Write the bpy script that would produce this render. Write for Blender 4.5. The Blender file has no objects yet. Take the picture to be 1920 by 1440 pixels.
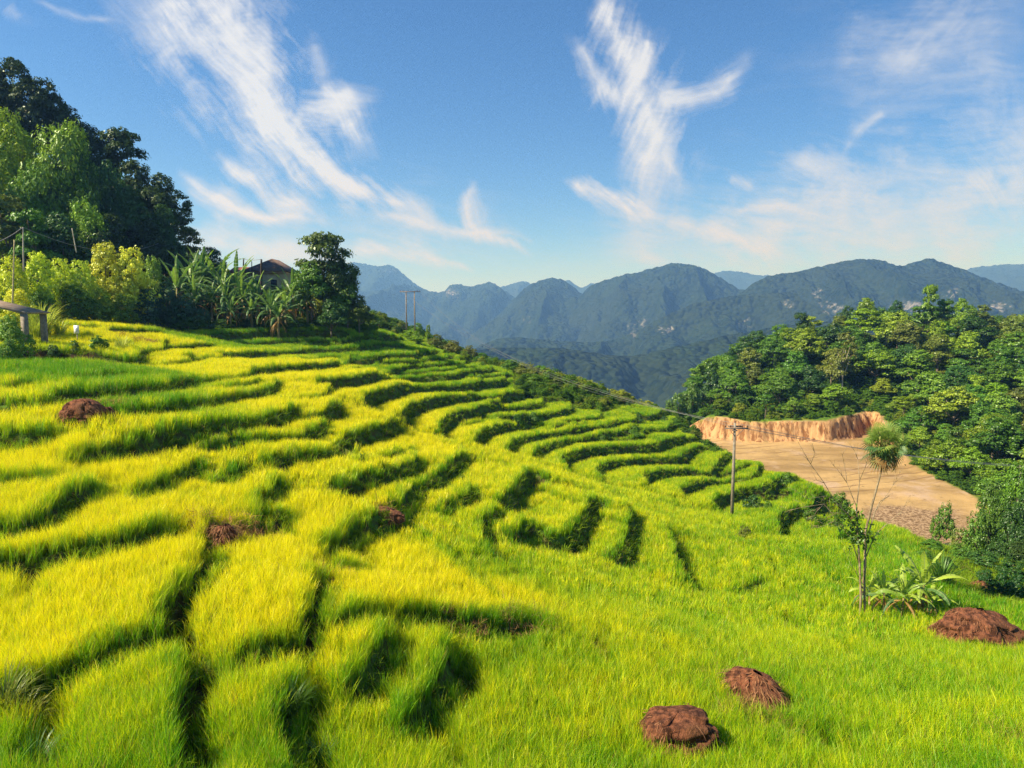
import bpy, math, random, os
import numpy as np
from mathutils import Vector, Matrix
random.seed(7); RNG = np.random.default_rng(11)
SC = bpy.context.scene
COL = SC.collection
# ---------------------------------------------------------------- camera
# eye at the origin, looking along +Y, 5.8 degrees down, 24 mm lens
PITCH = math.radians(5.8); FPX = 1280.0
cam_d = bpy.data.cameras.new('camera'); cam_d.lens = 24; cam_d.sensor_width = 36
cam_d.clip_start = 0.2; cam_d.clip_end = 60000
cam = bpy.data.objects.new('camera', cam_d); COL.objects.link(cam)
cam.rotation_euler = (math.pi/2 - PITCH, 0, 0); SC.camera = cam
# ---------------------------------------------------------------- sky and sun
SUN_EL, SUN_AZ = math.radians(43), math.radians(252)   # azimuth clockwise from +Y: low in the west-south-west, left of the view
w = bpy.data.worlds.new('World'); SC.world = w; w.use_nodes = True
nt = w.node_tree; bg = nt.nodes['Background']
sky = nt.nodes.new('ShaderNodeTexSky'); sky.sky_type = 'NISHITA'; sky.sun_disc = False
sky.sun_elevation = SUN_EL; sky.sun_rotation = SUN_AZ
sky.altitude = 900; sky.air_density = 1.0; sky.dust_density = 0.0; sky.ozone_density = 4.0
hsv = nt.nodes.new('ShaderNodeHueSaturation'); hsv.inputs['Saturation'].default_value = 1.18
nt.links.new(sky.outputs[0], hsv.inputs['Color']); tn = nt.nodes.new('ShaderNodeMix'); tn.data_type = 'RGBA'; tn.blend_type = 'MULTIPLY'; tn.inputs[0].default_value = 1.0; tn.inputs[7].default_value = (0.88, 0.96, 1.07, 1)
nt.links.new(hsv.outputs[0], tn.inputs[6]); nt.links.new(tn.outputs[2], bg.inputs[0]); bg.inputs[1].default_value = 0.070
sd = bpy.data.lights.new('sun', 'SUN'); sd.energy = 5.0; sd.angle = math.radians(0.5); sd.color = (1.0, 0.90, 0.72)
sun = bpy.data.objects.new('sun', sd); COL.objects.link(sun)
SUN_DIR = Vector((math.sin(SUN_AZ)*math.cos(SUN_EL), math.cos(SUN_AZ)*math.cos(SUN_EL), math.sin(SUN_EL)))
sun.rotation_euler = SUN_DIR.to_track_quat('Z', 'Y').to_euler(); sun.location = (-40, 0, 60)
SC.view_settings.view_transform = 'Standard'; SC.view_settings.look = 'None'
SC.view_settings.exposure = 1.02; SC.view_settings.gamma = 1.0
cy = SC.cycles
cy.max_bounces = 6; cy.diffuse_bounces = 3; cy.glossy_bounces = 1; cy.transmission_bounces = 3
cy.transparent_max_bounces = 12; cy.volume_bounces = 0
cy.use_adaptive_sampling = False; cy.adaptive_threshold = 0.006
cy.caustics_reflective = False; cy.caustics_refractive = False
cy.use_denoising = True; cy.denoiser = 'OPENIMAGEDENOISE'; cy.denoising_prefilter = 'NONE'; cy.denoising_input_passes = 'RGB_ALBEDO_NORMAL'; w.cycles.sampling_method = 'NONE'; cy.sampling_pattern = 'TABULATED_SOBOL'; cy.sample_clamp_indirect = 4.0

# ---------------------------------------------------------------- helpers
def px_dir(u, v):
    """ray through the photograph's pixel (u, v); forward component 1 along the level Y axis"""
    a = (u-960.0)/FPX; b = (720.0-v)/FPX
    c, s = math.cos(PITCH), math.sin(PITCH)
    y = c + b*s; z = b*c - s
    return a/y, z/y            # X per metre of Y, Z per metre of Y
def at_px(u, v, D):
    a, b = px_dir(u, v); return Vector((a*D, D, b*D))

def hash2(ix, iy, seed=0):
    h = (ix.astype(np.int64)*374761393 + iy.astype(np.int64)*668265263 + seed*974634777) & 0xffffffff
    h = ((h ^ (h >> 13))*1274126177) & 0xffffffff
    return ((h ^ (h >> 16)) & 0xffffff)/float(0xffffff)
def vnoise(x, y, seed=0):
    ix = np.floor(x); iy = np.floor(y); fx = x-ix; fy = y-iy
    fx = fx*fx*fx*(fx*(fx*6-15)+10); fy = fy*fy*fy*(fy*(fy*6-15)+10)
    a = hash2(ix, iy, seed); b = hash2(ix+1, iy, seed); c = hash2(ix, iy+1, seed); d = hash2(ix+1, iy+1, seed)
    return (a+(b-a)*fx)*(1-fy) + (c+(d-c)*fx)*fy
def fbm(x, y, oct=4, seed=0, gain=0.5):
    s = 0; a = 1; n = 0
    for k in range(oct):
        s = s + a*vnoise(x*2**k+17.3*k, y*2**k-9.1*k, seed+k); n += a; a *= gain
    return s/n
def sstep(a, b, x):
    t = np.clip((x-a)/(b-a), 0, 1); return t*t*(3-2*t)

def tag(o, label=None, cat=None, group=None, kind=None):
    if label: o['label'] = label
    if cat: o['category'] = cat
    if group: o['group'] = group
    if kind: o['kind'] = kind
    return o
def make_mesh(name, V, F, mat=None, smooth=False, attrs=None):
    """V (n,3); F (m,k) array of equal-sized faces, or a list of such arrays"""
    me = bpy.data.meshes.new(name)
    V = np.ascontiguousarray(V, dtype=np.float32)
    Fs = F if isinstance(F, list) else [F]
    Fs = [np.asarray(f, dtype=np.int32) for f in Fs if len(f)]
    me.vertices.add(len(V)); me.vertices.foreach_set('co', V.ravel())
    nl = sum(f.size for f in Fs); npoly = sum(len(f) for f in Fs)
    me.loops.add(nl); me.polygons.add(npoly)
    me.loops.foreach_set('vertex_index', np.concatenate([f.ravel() for f in Fs]))
    sizes = np.concatenate([np.full(len(f), f.shape[1], dtype=np.int32) for f in Fs])
    st = np.zeros(npoly, dtype=np.int32); st[1:] = np.cumsum(sizes)[:-1]
    me.polygons.foreach_set('loop_start', st)
    me.update(calc_edges=True)
    if smooth: me.polygons.foreach_set('use_smooth', np.ones(npoly, dtype=bool))
    if attrs:
        for k, a in attrs.items():
            a = np.asarray(a, dtype=np.float32)
            if a.ndim == 1:
                at = me.attributes.new(k, 'FLOAT', 'POINT'); at.data.foreach_set('value', a)
            else:
                at = me.attributes.new(k, 'FLOAT_COLOR', 'POINT')
                if a.shape[1] == 3: a = np.concatenate([a, np.ones((len(a), 1), np.float32)], 1)
                at.data.foreach_set('color', np.ascontiguousarray(a).ravel())
    if mat: me.materials.append(mat)
    return me
def add_obj(name, me, parent=None, loc=None):
    o = bpy.data.objects.new(name, me); COL.objects.link(o)
    if loc is not None: o.location = loc
    if parent is not None: o.parent = parent
    return o
def empty(name, loc=(0, 0, 0), rz=0.0):
    o = bpy.data.objects.new(name, None); COL.objects.link(o)
    o.location = loc; o.rotation_euler = (0, 0, rz); o.empty_display_size = 0.3
    return o
def copy_tree(o, parent=None):
    c = o.copy(); COL.objects.link(c); c.parent = parent
    for ch in list(o.children): copy_tree(ch, c)
    return c
class MB:
    """collects simple shapes into one mesh"""
    def __init__(s): s.V = []; s.Q = []; s.T = []; s.n = 0
    def add(s, V, Q=None, T=None):
        V = np.asarray(V, float)
        if Q is not None and len(Q): s.Q.append(np.asarray(Q)+s.n)
        if T is not None and len(T): s.T.append(np.asarray(T)+s.n)
        s.V.append(V); s.n += len(V)
    def box(s, c, d, rz=0.0, bev=0.0, tilt=None):
        hx, hy, hz = d[0]/2, d[1]/2, d[2]/2
        P = np.array([[x, y, z] for z in (-hz, hz) for y in (-hy, hy) for x in (-hx, hx)])
        if tilt is not None: P = P @ np.array(tilt).T
        ca, sa = math.cos(rz), math.sin(rz)
        P = np.stack([P[:, 0]*ca-P[:, 1]*sa, P[:, 0]*sa+P[:, 1]*ca, P[:, 2]], 1)+np.array(c)
        s.add(P, [[0, 2, 3, 1], [4, 5, 7, 6], [0, 1, 5, 4], [2, 6, 7, 3], [0, 4, 6, 2], [1, 3, 7, 5]])
    def tube(s, pts, rad, n=8, cap=True):
        pts = [Vector(p) for p in pts]; m = len(pts)
        rad = [rad]*m if not hasattr(rad, '__len__') else rad
        V = []; up = Vector((0.13, 0.21, 1)).normalized()
        for i, p in enumerate(pts):
            t = (pts[min(i+1, m-1)]-pts[max(i-1, 0)]).normalized()
            if abs(t.dot(up)) > 0.95: up = Vector((1, 0.1, 0.05)).normalized()
            a = t.cross(up).normalized(); b = t.cross(a).normalized()
            for k in range(n):
                an = 2*math.pi*k/n; V.append(p+(a*math.cos(an)+b*math.sin(an))*rad[i])
        Q = [[i*n+k, i*n+(k+1) % n, (i+1)*n+(k+1) % n, (i+1)*n+k] for i in range(m-1) for k in range(n)]
        T = []
        if cap:
            V += [pts[0], pts[-1]]; a, b = m*n, m*n+1
            T = [[a, (k+1) % n, k] for k in range(n)]+[[b, (m-1)*n+k, (m-1)*n+(k+1) % n] for k in range(n)]
        s.add([list(v) for v in V], Q, T)
    def mesh(s, name, mat, smooth=False, attrs=None):
        F = []
        if s.Q: F.append(np.concatenate(s.Q))
        if s.T: F.append(np.concatenate(s.T))
        return make_mesh(name, np.concatenate(s.V), F, mat, smooth, attrs)
    def build(s, name, mat, parent=None, smooth=False, loc=None):
        return add_obj(name, s.mesh(name, mat, smooth), parent, loc)

# ---------------------------------------------------------------- materials
def new_mat(name):
    m = bpy.data.materials.new(name); m.use_nodes = True; nt = m.node_tree; nt.nodes.clear()
    out = nt.nodes.new('ShaderNodeOutputMaterial'); return m, nt, out
def N(nt, t, **kw):
    n = nt.nodes.new(t)
    for k, v in kw.items():
        if k.startswith('i_'):
            key = k[2:]; key = int(key) if key.isdigit() else key
            n.inputs[key].default_value = v
        else: setattr(n, k, v)
    return n
def mixc(nt, fac, a, b, mode='MIX'):
    n = nt.nodes.new('ShaderNodeMix'); n.data_type = 'RGBA'; n.blend_type = mode
    for s, v in ((n.inputs[0], fac), (n.inputs[6], a), (n.inputs[7], b)):
        if hasattr(v, 'is_linked'): nt.links.new(v, s)
        elif isinstance(v, (tuple, list)): s.default_value = (*v[:3], 1)
        else: s.default_value = v
    return n.outputs[2]
def mathn(nt, op, a, b=0.5, c=None, clamp=False):
    n = nt.nodes.new('ShaderNodeMath'); n.operation = op; n.use_clamp = clamp
    for s, v in zip(n.inputs, (a, b, c)):
        if v is None: continue
        if hasattr(v, 'is_linked'): nt.links.new(v, s)
        else: s.default_value = v
    return n.outputs[0]
def ramp(nt, x, a, b, lo=0.0, hi=1.0, smooth=True):
    n = nt.nodes.new('ShaderNodeMapRange'); n.interpolation_type = 'SMOOTHSTEP' if smooth else 'LINEAR'
    nt.links.new(x, n.inputs[0])
    for i, v in ((1, a), (2, b), (3, lo), (4, hi)): n.inputs[i].default_value = v
    return n.outputs[0]
def noise_tex(nt, scale, detail=4, rough=0.55, coord=None, vec=None):
    n = nt.nodes.new('ShaderNodeTexNoise'); n.inputs['Scale'].default_value = scale
    n.inputs['Detail'].default_value = detail; n.inputs['Roughness'].default_value = rough
    if vec is None:
        tc = nt.nodes.new('ShaderNodeTexCoord'); vec = tc.outputs[coord or 'Object']
    nt.links.new(vec, n.inputs['Vector']); return n.outputs[0]
def rough_mat(name, c1, c2, scale=4.0, bump=0.3, rough=0.85, dist=0.02, c3=None, stretch=None, lo=0.35, hi=0.65):
    m, nt, out = new_mat(name)
    tc = nt.nodes.new('ShaderNodeTexCoord'); vec = tc.outputs['Object']
    if stretch:
        mp = nt.nodes.new('ShaderNodeMapping'); mp.inputs['Scale'].default_value = stretch
        nt.links.new(vec, mp.inputs[0]); vec = mp.outputs[0]
    f = noise_tex(nt, scale, 6, 0.6, vec=vec)
    col = mixc(nt, ramp(nt, f, lo, hi), c1, c2)
    if c3 is not None:
        g = noise_tex(nt, scale*0.23, 3, 0.5, vec=vec)
        col = mixc(nt, ramp(nt, g, 0.5, 0.7), col, c3)
    p = N(nt, 'ShaderNodeBsdfPrincipled'); p.inputs['Roughness'].default_value = rough
    p.inputs['Specular IOR Level'].default_value = 0.2
    nt.links.new(col, p.inputs['Base Color'])
    if bump:
        b = N(nt, 'ShaderNodeBump'); b.inputs['Strength'].default_value = bump; b.inputs['Distance'].default_value = dist
        nt.links.new(noise_tex(nt, scale*3, 6, 0.7, vec=vec), b.inputs['Height']); nt.links.new(b.outputs[0], p.inputs['Normal'])
    nt.links.new(p.outputs[0], out.inputs[0]); return m
# ---------------------------------------------------------------- the lie of the land
# control points of the smooth hillside: (pixel u, pixel v, metres away) of places read off the photograph
CP = [(0,1440,10.5),(350,1440,11),(700,1440,12),(1000,1440,13.5),(1290,1420,15),(1600,1440,14.5),(1900,1440,14),
 (-250,1440,10.5),(2200,1440,14),(180,1150,16),(-200,1150,16),(560,1130,17.5),(900,1180,20),(1250,1180,24),(1450,1280,20),(1690,1170,29),
 (150,900,23.5),(-200,900,23),(400,900,27),(700,930,31),(155,765,30),(-200,765,29),(0,700,36),(-250,680,36),(330,740,38),
 (500,760,43),(560,840,34),(740,960,30),(100,648,52),(-200,648,50),(200,612,64),(-150,612,62),(330,650,64),(330,618,80),(500,655,78),(500,618,92),(650,618,98),
 (640,760,50),(650,690,72),(800,780,60),(740,712,84),(900,720,92),(860,680,112),(740,640,130),(740,612,158),(800,640,150),
 (950,690,130),(1000,900,48),(950,830,58),(900,870,49),(1100,1100,28),(1080,980,40),(1050,760,100),(1100,850,70),(1160,752,122),
 (1240,900,66),(1250,830,84),(1262,783,118),(1300,822,106),(1374,975,54),(1350,900,78),(1400,866,98),(1500,897,80),(1560,933,68),(1640,978,57),
 (1740,1020,50),(1850,1070,43),(1960,1100,40),(1500,1080,38),(1900,1160,31),(1700,1080,37),(2150,1150,32),(1400,1150,31)]
WP = [ # world points (X, Y, Z): ground the photograph hides
 (-62,86,1.5),(-95,105,19),(-125,135,34),(-75,128,12),(-62,120,5),(-48,104,1.6),(-30,106,0.6),(-22,112,-2.6),(-45,125,4),(-28,130,-2.2),(-80,70,1.6),(-115,80,14),(-60,68,0.2),
 (-45,170,0),(-60,210,0),(-28,200,-7),(-8,185,-16),(5,165,-24),(22,160,-31),(40,158,-36),(-100,200,22),(-90,300,-10),(-20,300,-60),(40,300,-75),
 (0,6,-7.2),(-12,5,-6.2),(12,6,-8.5),(-40,25,-2.6),(-30,5,-4.5),(40,20,-10),(40,5,-9),(-70,45,-0.5),
 (33,128,-23.5),(40,141,-22.2),(48,147,-22.0),(56,147,-21.4),(64,146,-21.4),(71,144,-21.3),(38,118,-25.5),(46,108,-25.5),(52,95,-25.5),(60,82,-25.5),(60,70,-24.5),(36,60,-21.8),(45,66,-25),(42,73,-25.5),(50,60,-23.5),(33,66,-21.8),
 (44,150,-22),(60,152,-21.2),(76,146,-21.8),(80,148,-21.6),(74,152,-21.2),(82,156,-20.4),(68,149,-21.4),(40,168,-27),(58,180,-19),(78,200,-12),(112,200,-8),(150,200,-9),(190,190,-9),(30,190,-46),(60,230,-30),(110,250,-26),(160,270,-28),(230,230,-20),
 (84,128,-23.5),(98,112,-24.5),(76,95,-25.8),(84,84,-25),(100,90,-24),(120,120,-21.5),(128,150,-17),(90,165,-16),(170,120,-20),(70,62,-23),(90,55,-20),(60,45,-16.5),(110,70,-22),(140,60,-20),
 (60,360,-90),(150,380,-90),(300,330,-70),(-150,420,-60),(-220,250,20),(0,420,-110),(-160,60,18),(-200,130,45)]
def _ctrl():
    P = []
    for u, v, D in CP:
        a, b = px_dir(u, v); P.append((a*D, D, b*D - 0.45))     # the eye sees the top of the rice
    return np.array(P+[tuple(map(float, p)) for p in WP])
_C = _ctrl(); _S = 60.0
def _phi(r2): return 0.5*r2*np.log(np.maximum(r2, 1e-12))
def _tps():
    X = _C[:, :2]/_S; n = len(X)
    K = _phi(((X[:, None]-X[None])**2).sum(2)) + np.eye(n)*2e-4
    P = np.concatenate([np.ones((n, 1)), X], 1)
    A = np.zeros((n+3, n+3)); A[:n, :n] = K; A[:n, n:] = P; A[n:, :n] = P.T
    return np.linalg.solve(A, np.concatenate([_C[:, 2], np.zeros(3)]))
_W = _tps()
def base_z(x, y):
    x = np.asarray(x, float); y = np.asarray(y, float); sh = x.shape
    q = np.stack([x.ravel()/_S, y.ravel()/_S], 1); out = np.empty(len(q)); C = _C[:, :2]/_S; n = len(C)
    for i in range(0, len(q), 40000):
        s = q[i:i+40000]; r2 = ((s[:, None, :]-C[None])**2).sum(2)
        out[i:i+40000] = _phi(r2)@_W[:n] + _W[n] + s@_W[n+1:]
    return out.reshape(sh)
# base sampled once on a regular lattice, looked up bilinearly afterwards
_gx = np.arange(-330, 331, 1.0); _gy = np.arange(0, 431, 1.0)
_BG = base_z(*np.meshgrid(_gx, _gy))
def bz(x, y):
    x = np.clip(np.asarray(x, float), -329.9, 329.9); y = np.clip(np.asarray(y, float), 0.05, 429.9)
    fx = x+330; fy = y; ix = fx.astype(int); iy = fy.astype(int); fx = fx-ix; fy = fy-iy
    return (_BG[iy, ix]*(1-fx)+_BG[iy, ix+1]*fx)*(1-fy)+(_BG[iy+1, ix]*(1-fx)+_BG[iy+1, ix+1]*fx)*fy
def hit(u, v, off=0.0, f=None):
    """where the ray through pixel (u, v) first meets the hillside raised by off"""
    f = f or bz; a, b = px_dir(u, v)
    D = np.concatenate([np.arange(5, 60, 0.1), np.arange(60, 400, 0.4)])
    d = b*D - (f(a*D, D)+off); k = np.where(d <= 0)[0]
    if len(k) == 0: k = [int(np.argmin(d))]
    D0 = D[k[0]]; return a*D0, D0

FLAT_Z = -26.0
def on_flat(u, v): a, b = px_dir(u, v); D = FLAT_Z/b; return a*D, D
# levelled dig: front and right edges follow the photograph, near edge runs under the rice hill
FLAT = [on_flat(*p) for p in [(1298,819),(1400,828),(1480,828),(1560,830),(1600,822),(1632,812),(1650,840),(1672,862),(1700,880),(1745,902),(1790,925),(1815,940),(1822,975),(1800,1012),(1740,1022),(1650,1005),(1560,985),(1480,955),(1400,905),(1340,862)]]
RUB = [on_flat(*p) for p in [(1640,945),(1800,955),(1812,985),(1790,1010),(1730,1016),(1650,985),(1610,965)]]
def poly_sd(P, x, y):
    """signed distance to a closed polygon, negative inside"""
    P = np.array(P, float); x = np.asarray(x, float); y = np.asarray(y, float)
    d = np.full(x.shape, 1e18); ins = np.zeros(x.shape, bool)
    for i in range(len(P)):
        a = P[i]; b = P[(i+1) % len(P)]; e = b-a; wx = x-a[0]; wy = y-a[1]
        t = np.clip((wx*e[0]+wy*e[1])/(e@e), 0, 1)
        d = np.minimum(d, (wx-t*e[0])**2+(wy-t*e[1])**2)
        c = ((a[1] <= y) & (b[1] > y)) | ((b[1] <= y) & (a[1] > y))
        with np.errstate(divide='ignore', invalid='ignore'):
            xx = a[0]+(y-a[1])/(b[1]-a[1] if b[1] != a[1] else 1e-9)*e[0]
        ins ^= c & (x < xx)
    d = np.sqrt(d); return np.where(ins, -d, d)

# terrace lips: t = how deep the drop below the lip looks in the photograph (pixels), then the lip's own pixels.
# The low side lies to the right of the direction of travel.
LIPS = [
 (20,(-160,748),(0,745),(60,742),(92,738),(100,724)),
 (34,(-160,806),(0,801),(60,797),(86,785),(92,768)),
 (14,(-160,884),(0,880),(60,878),(100,872),(108,858)),
 (32,(-160,985),(0,972),(50,968),(90,945),(130,915),(172,900),(184,885),(176,866)),
 (10,(-120,716),(0,716),(38,712),(46,700)),
 (20,(60,727),(150,722),(260,718),(340,708),(372,698)),
 (16,(205,765),(270,757),(340,748),(420,737),(480,727),(515,714),(524,700)),
 (30,(80,838),(112,832),(206,820),(300,802),(394,786),(470,778),(530,768),(560,748)),
 (17,(350,818),(427,808),(500,803),(570,800),(605,790),(613,776)),
 (22,(470,850),(530,846),(580,840),(628,828),(636,810)),
 (12,(190,908),(260,900),(305,887),(340,872),(375,857),(380,835)),
 (18,(380,862),(398,878),(430,874),(450,860),(454,838)),
 (22,(395,945),(430,962),(470,965),(492,955),(490,925),(505,910),(522,895),(530,868)),
 (32,(492,940),(508,958),(533,952),(543,932)),
 (32,(-100,1030),(0,1025),(60,1020),(120,1010),(190,1000),(250,985),(300,965),(336,940)),
 (18,(350,972),(375,982),(396,970),(400,948)),
 (34,(-120,1300),(0,1278),(60,1262),(120,1238),(180,1205),(240,1175),(298,1160),(308,1140),(318,1105),(345,1078),(378,1048),(395,1015),(397,978)),
 (44,(352,1475),(347,1400),(336,1330),(345,1265),(342,1205),(322,1165)),
 (24,(366,1195),(400,1214),(450,1205),(520,1190),(562,1182),(583,1150),(600,1100),(602,1065),(588,1035)),
 (44,(562,1475),(548,1400),(532,1335),(546,1290),(564,1240),(560,1206)),
 (32,(738,1150),(760,1128),(800,1130),(850,1140),(900,1150),(960,1152),(1020,1158),(1036,1178)),
 (12,(955,1132),(915,1100),(890,1075),(860,1045),(830,1015),(800,988),(765,962)),
 (44,(588,1225),(618,1258),(660,1255),(700,1232),(722,1195),(742,1160),(748,1135)),
 (24,(588,1165),(620,1152),(660,1137),(695,1128),(703,1112)),
 (46,(700,1290),(735,1330),(780,1302),(803,1270),(832,1240),(848,1205),(838,1172),(815,1152)),
 (28,(600,905),(650,895),(700,881),(750,870),(784,860),(788,842)),
 (8,(655,858),(700,850),(760,840),(778,828)),
 (26,(622,795),(642,810),(690,796),(740,785),(748,770)),
 (16,(598,765),(622,770),(636,760),(634,742)),
 (34,(560,988),(600,990),(640,986),(680,966),(735,950),(757,922),(782,897),(820,877),(857,860),(872,836)),
 (20,(790,928),(830,935),(870,925),(893,903)),
 (12,(610,1022),(640,1040),(702,1034)),
 (15,(590,713),(680,708),(760,704),(850,700),(905,695),(928,686)),
 (18,(686,752),(700,736),(740,725),(800,720),(880,717),(935,710),(953,698)),
 (20,(758,772),(770,753),(800,745),(860,739),(940,735),(978,728),(988,713)),
 (22,(826,798),(833,776),(860,764),(900,757),(945,752)),
 (12,(905,754),(960,756),(1012,752),(1018,737)),
 (14,(930,774),(1000,771),(1050,766),(1072,758),(1070,746)),
 (22,(892,820),(900,801),(930,789),(970,781),(1008,772)),
 (9,(1040,783),(1080,783),(1122,777),(1126,766)),
 (14,(950,838),(965,819),(1000,812),(1050,806),(1100,798),(1160,789),(1202,778)),
 (14,(1000,852),(1015,832),(1060,817),(1130,811),(1205,800)),
 (19,(1078,878),(1056,853),(1070,839),(1110,833),(1180,831),(1250,826),(1300,820),(1322,808)),
 (15,(1138,893),(1118,871),(1150,858),(1220,852),(1290,846),(1336,832)),
 (18,(1228,914),(1205,894),(1225,880),(1290,872),(1350,865),(1386,848)),
 (17,(1292,932),(1274,917),(1300,903),(1370,891),(1420,880),(1436,866)),
 (22,(1355,950),(1337,936),(1360,921),(1400,912),(1450,905),(1502,888)),
 (24,(1466,988),(1466,962),(1490,946),(1530,936),(1562,922)),
 (10,(1180,770),(1240,772),(1290,768)),(10,(1200,808),(1252,800),(1290,792)),
 (30,(1312,1090),(1290,1060),(1275,1022),(1263,990),(1250,968)),
 (28,(1130,1028),(1165,1026),(1180,1000),(1186,970),(1190,950)),
 (34,(950,992),(970,984),(1000,966),(1020,985),(1050,992),(1075,989),(1096,970),(1106,950),(1120,938),(1148,956)),
 (32,(918,925),(950,925),(970,905),(985,886),(998,877),(1034,897)),
 (18,(938,1045),(915,1012),(907,980),(920,960),(942,944)),
 (10,(1340,1086),(1380,1092),(1412,1085),(1432,1068)),
 (14,(375,619),(500,619),(640,621),(650,631)),
 (9,(395,656),(480,657),(560,653),(640,650),(700,646),(765,644)),
 (6,(555,638),(640,637),(715,635),(748,632)),
 (14,(465,690),(520,682),(560,680),(620,678),(655,670),(659,660)),
 (9,(655,668),(720,666),(800,660),(832,655),(842,644)),
 (9,(660,686),(760,684),(840,680),(872,672),(876,659)),
 (7,(100,600),(150,606),(196,607)),(9,(190,612),(260,612),(312,616)),
 (9,(205,649),(280,650),(306,648),(309,628)),(9,(305,640),(360,641),(403,639)),
 (8,(255,670),(310,672),(356,668),(359,654)),(18,(140,652),(200,660),(258,665),(264,645)),
 (26,(-120,645),(0,645),(60,645),(110,648),(165,655)),
 (9,(350,702),(410,706),(465,700),(482,688)),(9,(540,732),(570,741),(610,737),(634,726)),
 (16,(548,760),(590,769),(625,767),(636,752)),
 (7,(330,664),(400,664),(460,662),(520,660)),(7,(560,668),(600,667),(640,664)),(7,(690,627),(740,628),(790,632)),(8,(430,632),(520,631),(600,632),(640,634)),
 (8,(700,675),(780,674),(840,668),(868,664)),(8,(720,696),(790,694),(850,690),(900,684)),(7,(900,672),(930,676),(960,684)),(8,(960,705),(1000,712),(1030,722)),
 (9,(400,722),(450,717),(500,706)),(9,(110,700),(180,696),(250,692)),(8,(110,620),(160,622),(190,625)),(9,(170,634),(220,636),(262,640)),
 (8,(1010,795),(1060,793),(1110,789)),(8,(1120,815),(1180,815),(1230,812)),(8,(860,788),(905,776)),(9,(1330,880),(1375,876),(1410,866)),(9,(1400,925),(1450,920),(1490,908)),
 (9,(1510,975),(1540,965),(1580,962)),(9,(1560,1000),(1600,992),(1640,1000)),
 (5,(800,628),(830,631),(850,628)),(7,(840,668),(880,668),(905,660)),(8,(880,705),(930,702),(955,693)),
 (9,(1000,735),(1060,742),(1100,745)),
]
# narrow ditches between plots: half width m, depth m, pixels
DITCH = [
 (0.30,0.7,(392,1000),(372,1060),(345,1110),(335,1160),(362,1205),(378,1255),(356,1320),(366,1400),(372,1475)),
 (0.28,0.5,(600,1075),(588,1130),(572,1185),(570,1235),(600,1290),(592,1360),(604,1475)),
 (0.4,0.9,(838,1180),(862,1215),(880,1260),(892,1310)),
 (0.35,0.7,(750,1140),(744,1190),(742,1230)),
 (0.35,0.6,(790,1300),(812,1350),(850,1400),(860,1470)),
 (0.4,0.6,(0,1150),(40,1110),(60,1060),(40,1030)),
 (0.5,0.8,(60,1290),(90,1340),(75,1400),(100,1470)),
 (0.35,0.6,(1445,1045),(1462,1080),(1478,1118)),
 (0.7,0.8,(1505,1045),(1550,1072),(1612,1108)),
 (0.3,0.5,(1468,1140),(1485,1175),(1515,1205)),
 (0.35,0.45,(1215,1185),(1250,1215),(1292,1245)),
 (0.3,0.45,(1118,1205),(1135,1230),(1150,1262)),
 (0.35,0.5,(1690,1290),(1705,1305),(1720,1315)),
 (0.45,0.7,(1540,1360),(1570,1400),(1600,1445)),
 (0.4,0.5,(1380,1000),(1400,1015),(1418,1035)),
 (0.4,0.5,(640,1040),(690,1045),(712,1035)),
 (0.3,0.5,(925,1070),(950,1080),(975,1075)),
 (0.3,0.4,(1130,1118),(1150,1124),(1172,1116)),
 (0.3,0.4,(955,1215),(975,1222),(992,1210)),
 (0.3,0.4,(1585,1275),(1600,1282),(1615,1270)),
 (0.30,0.4,(1280,1255),(1310,1270),(1345,1275)),(0.28,0.4,(1400,1340),(1440,1360),(1480,1372)),(0.35,0.5,(1560,1200),(1590,1222),(1612,1250)),
 (0.3,0.45,(1180,1060),(1215,1072),(1240,1095)),(0.3,0.4,(1100,1175),(1130,1190),(1140,1215)),(0.3,0.45,(1460,1370),(1500,1385),(1540,1420)),(0.28,0.4,(1040,1145),(1055,1155),(1072,1150)),(0.3,0.4,(1640,1200),(1660,1215),(1690,1222)),
 (0.35,0.5,(186,880),(190,895),(198,905)),
]
def _smooth(P, k=5):
    P = np.array(P, float); out = []
    Q = np.concatenate([[2*P[0]-P[1]], P, [2*P[-1]-P[-2]]])
    for i in range(1, len(Q)-2):
        for j in range(k):
            t = j/k; a, b, c, d = Q[i-1], Q[i], Q[i+1], Q[i+2]
            out.append(0.5*(2*b+(c-a)*t+(2*a-5*b+4*c-d)*t*t+(3*b-a-3*c+d)*t**3))
    out.append(P[-1]); return np.array(out)
_LW = []
for L in LIPS:
    t = L[0]; c0 = hit(*L[len(L)//2], 0.6); h = max(0.28, min(1.6, (0.85+0.3*min(1,c0[1]/60))*t*c0[1]/FPX))
    P = np.array([hit(u, v, 0.5+h*0.5) for u, v in L[1:]])
    # keep far, grazing hits from jumping along the ray
    _LW.append((h, _smooth(P)))
_DW = [(w_, d_, _smooth(np.array([hit(u, v, 0.3) for u, v in pts]))) for (w_, d_, *pts) in [(l[0], l[1], *l[2:]) for l in DITCH]]
def _curve_d(P, x, y):
    """unsigned distance, side (+1 on the low side) and arc position of the nearest point"""
    best = np.full(x.shape, 1e18); side = np.ones(x.shape); arc = np.zeros(x.shape); s = 0.0
    for i in range(len(P)-1):
        e = P[i+1]-P[i]; l = math.hypot(*e)
        if l < 1e-6: continue
        wx = x-P[i, 0]; wy = y-P[i, 1]; t = np.clip((wx*e[0]+wy*e[1])/(l*l), 0, 1)
        d = (wx-t*e[0])**2+(wy-t*e[1])**2; m = d < best-1e-9
        best = np.where(m, d, best); cr = e[0]*wy-e[1]*wx
        side = np.where(m, np.where(cr < 0, 1.0, -1.0), side); arc = np.where(m, s+t*l, arc); s += l
    return np.sqrt(best), side, arc, s
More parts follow.
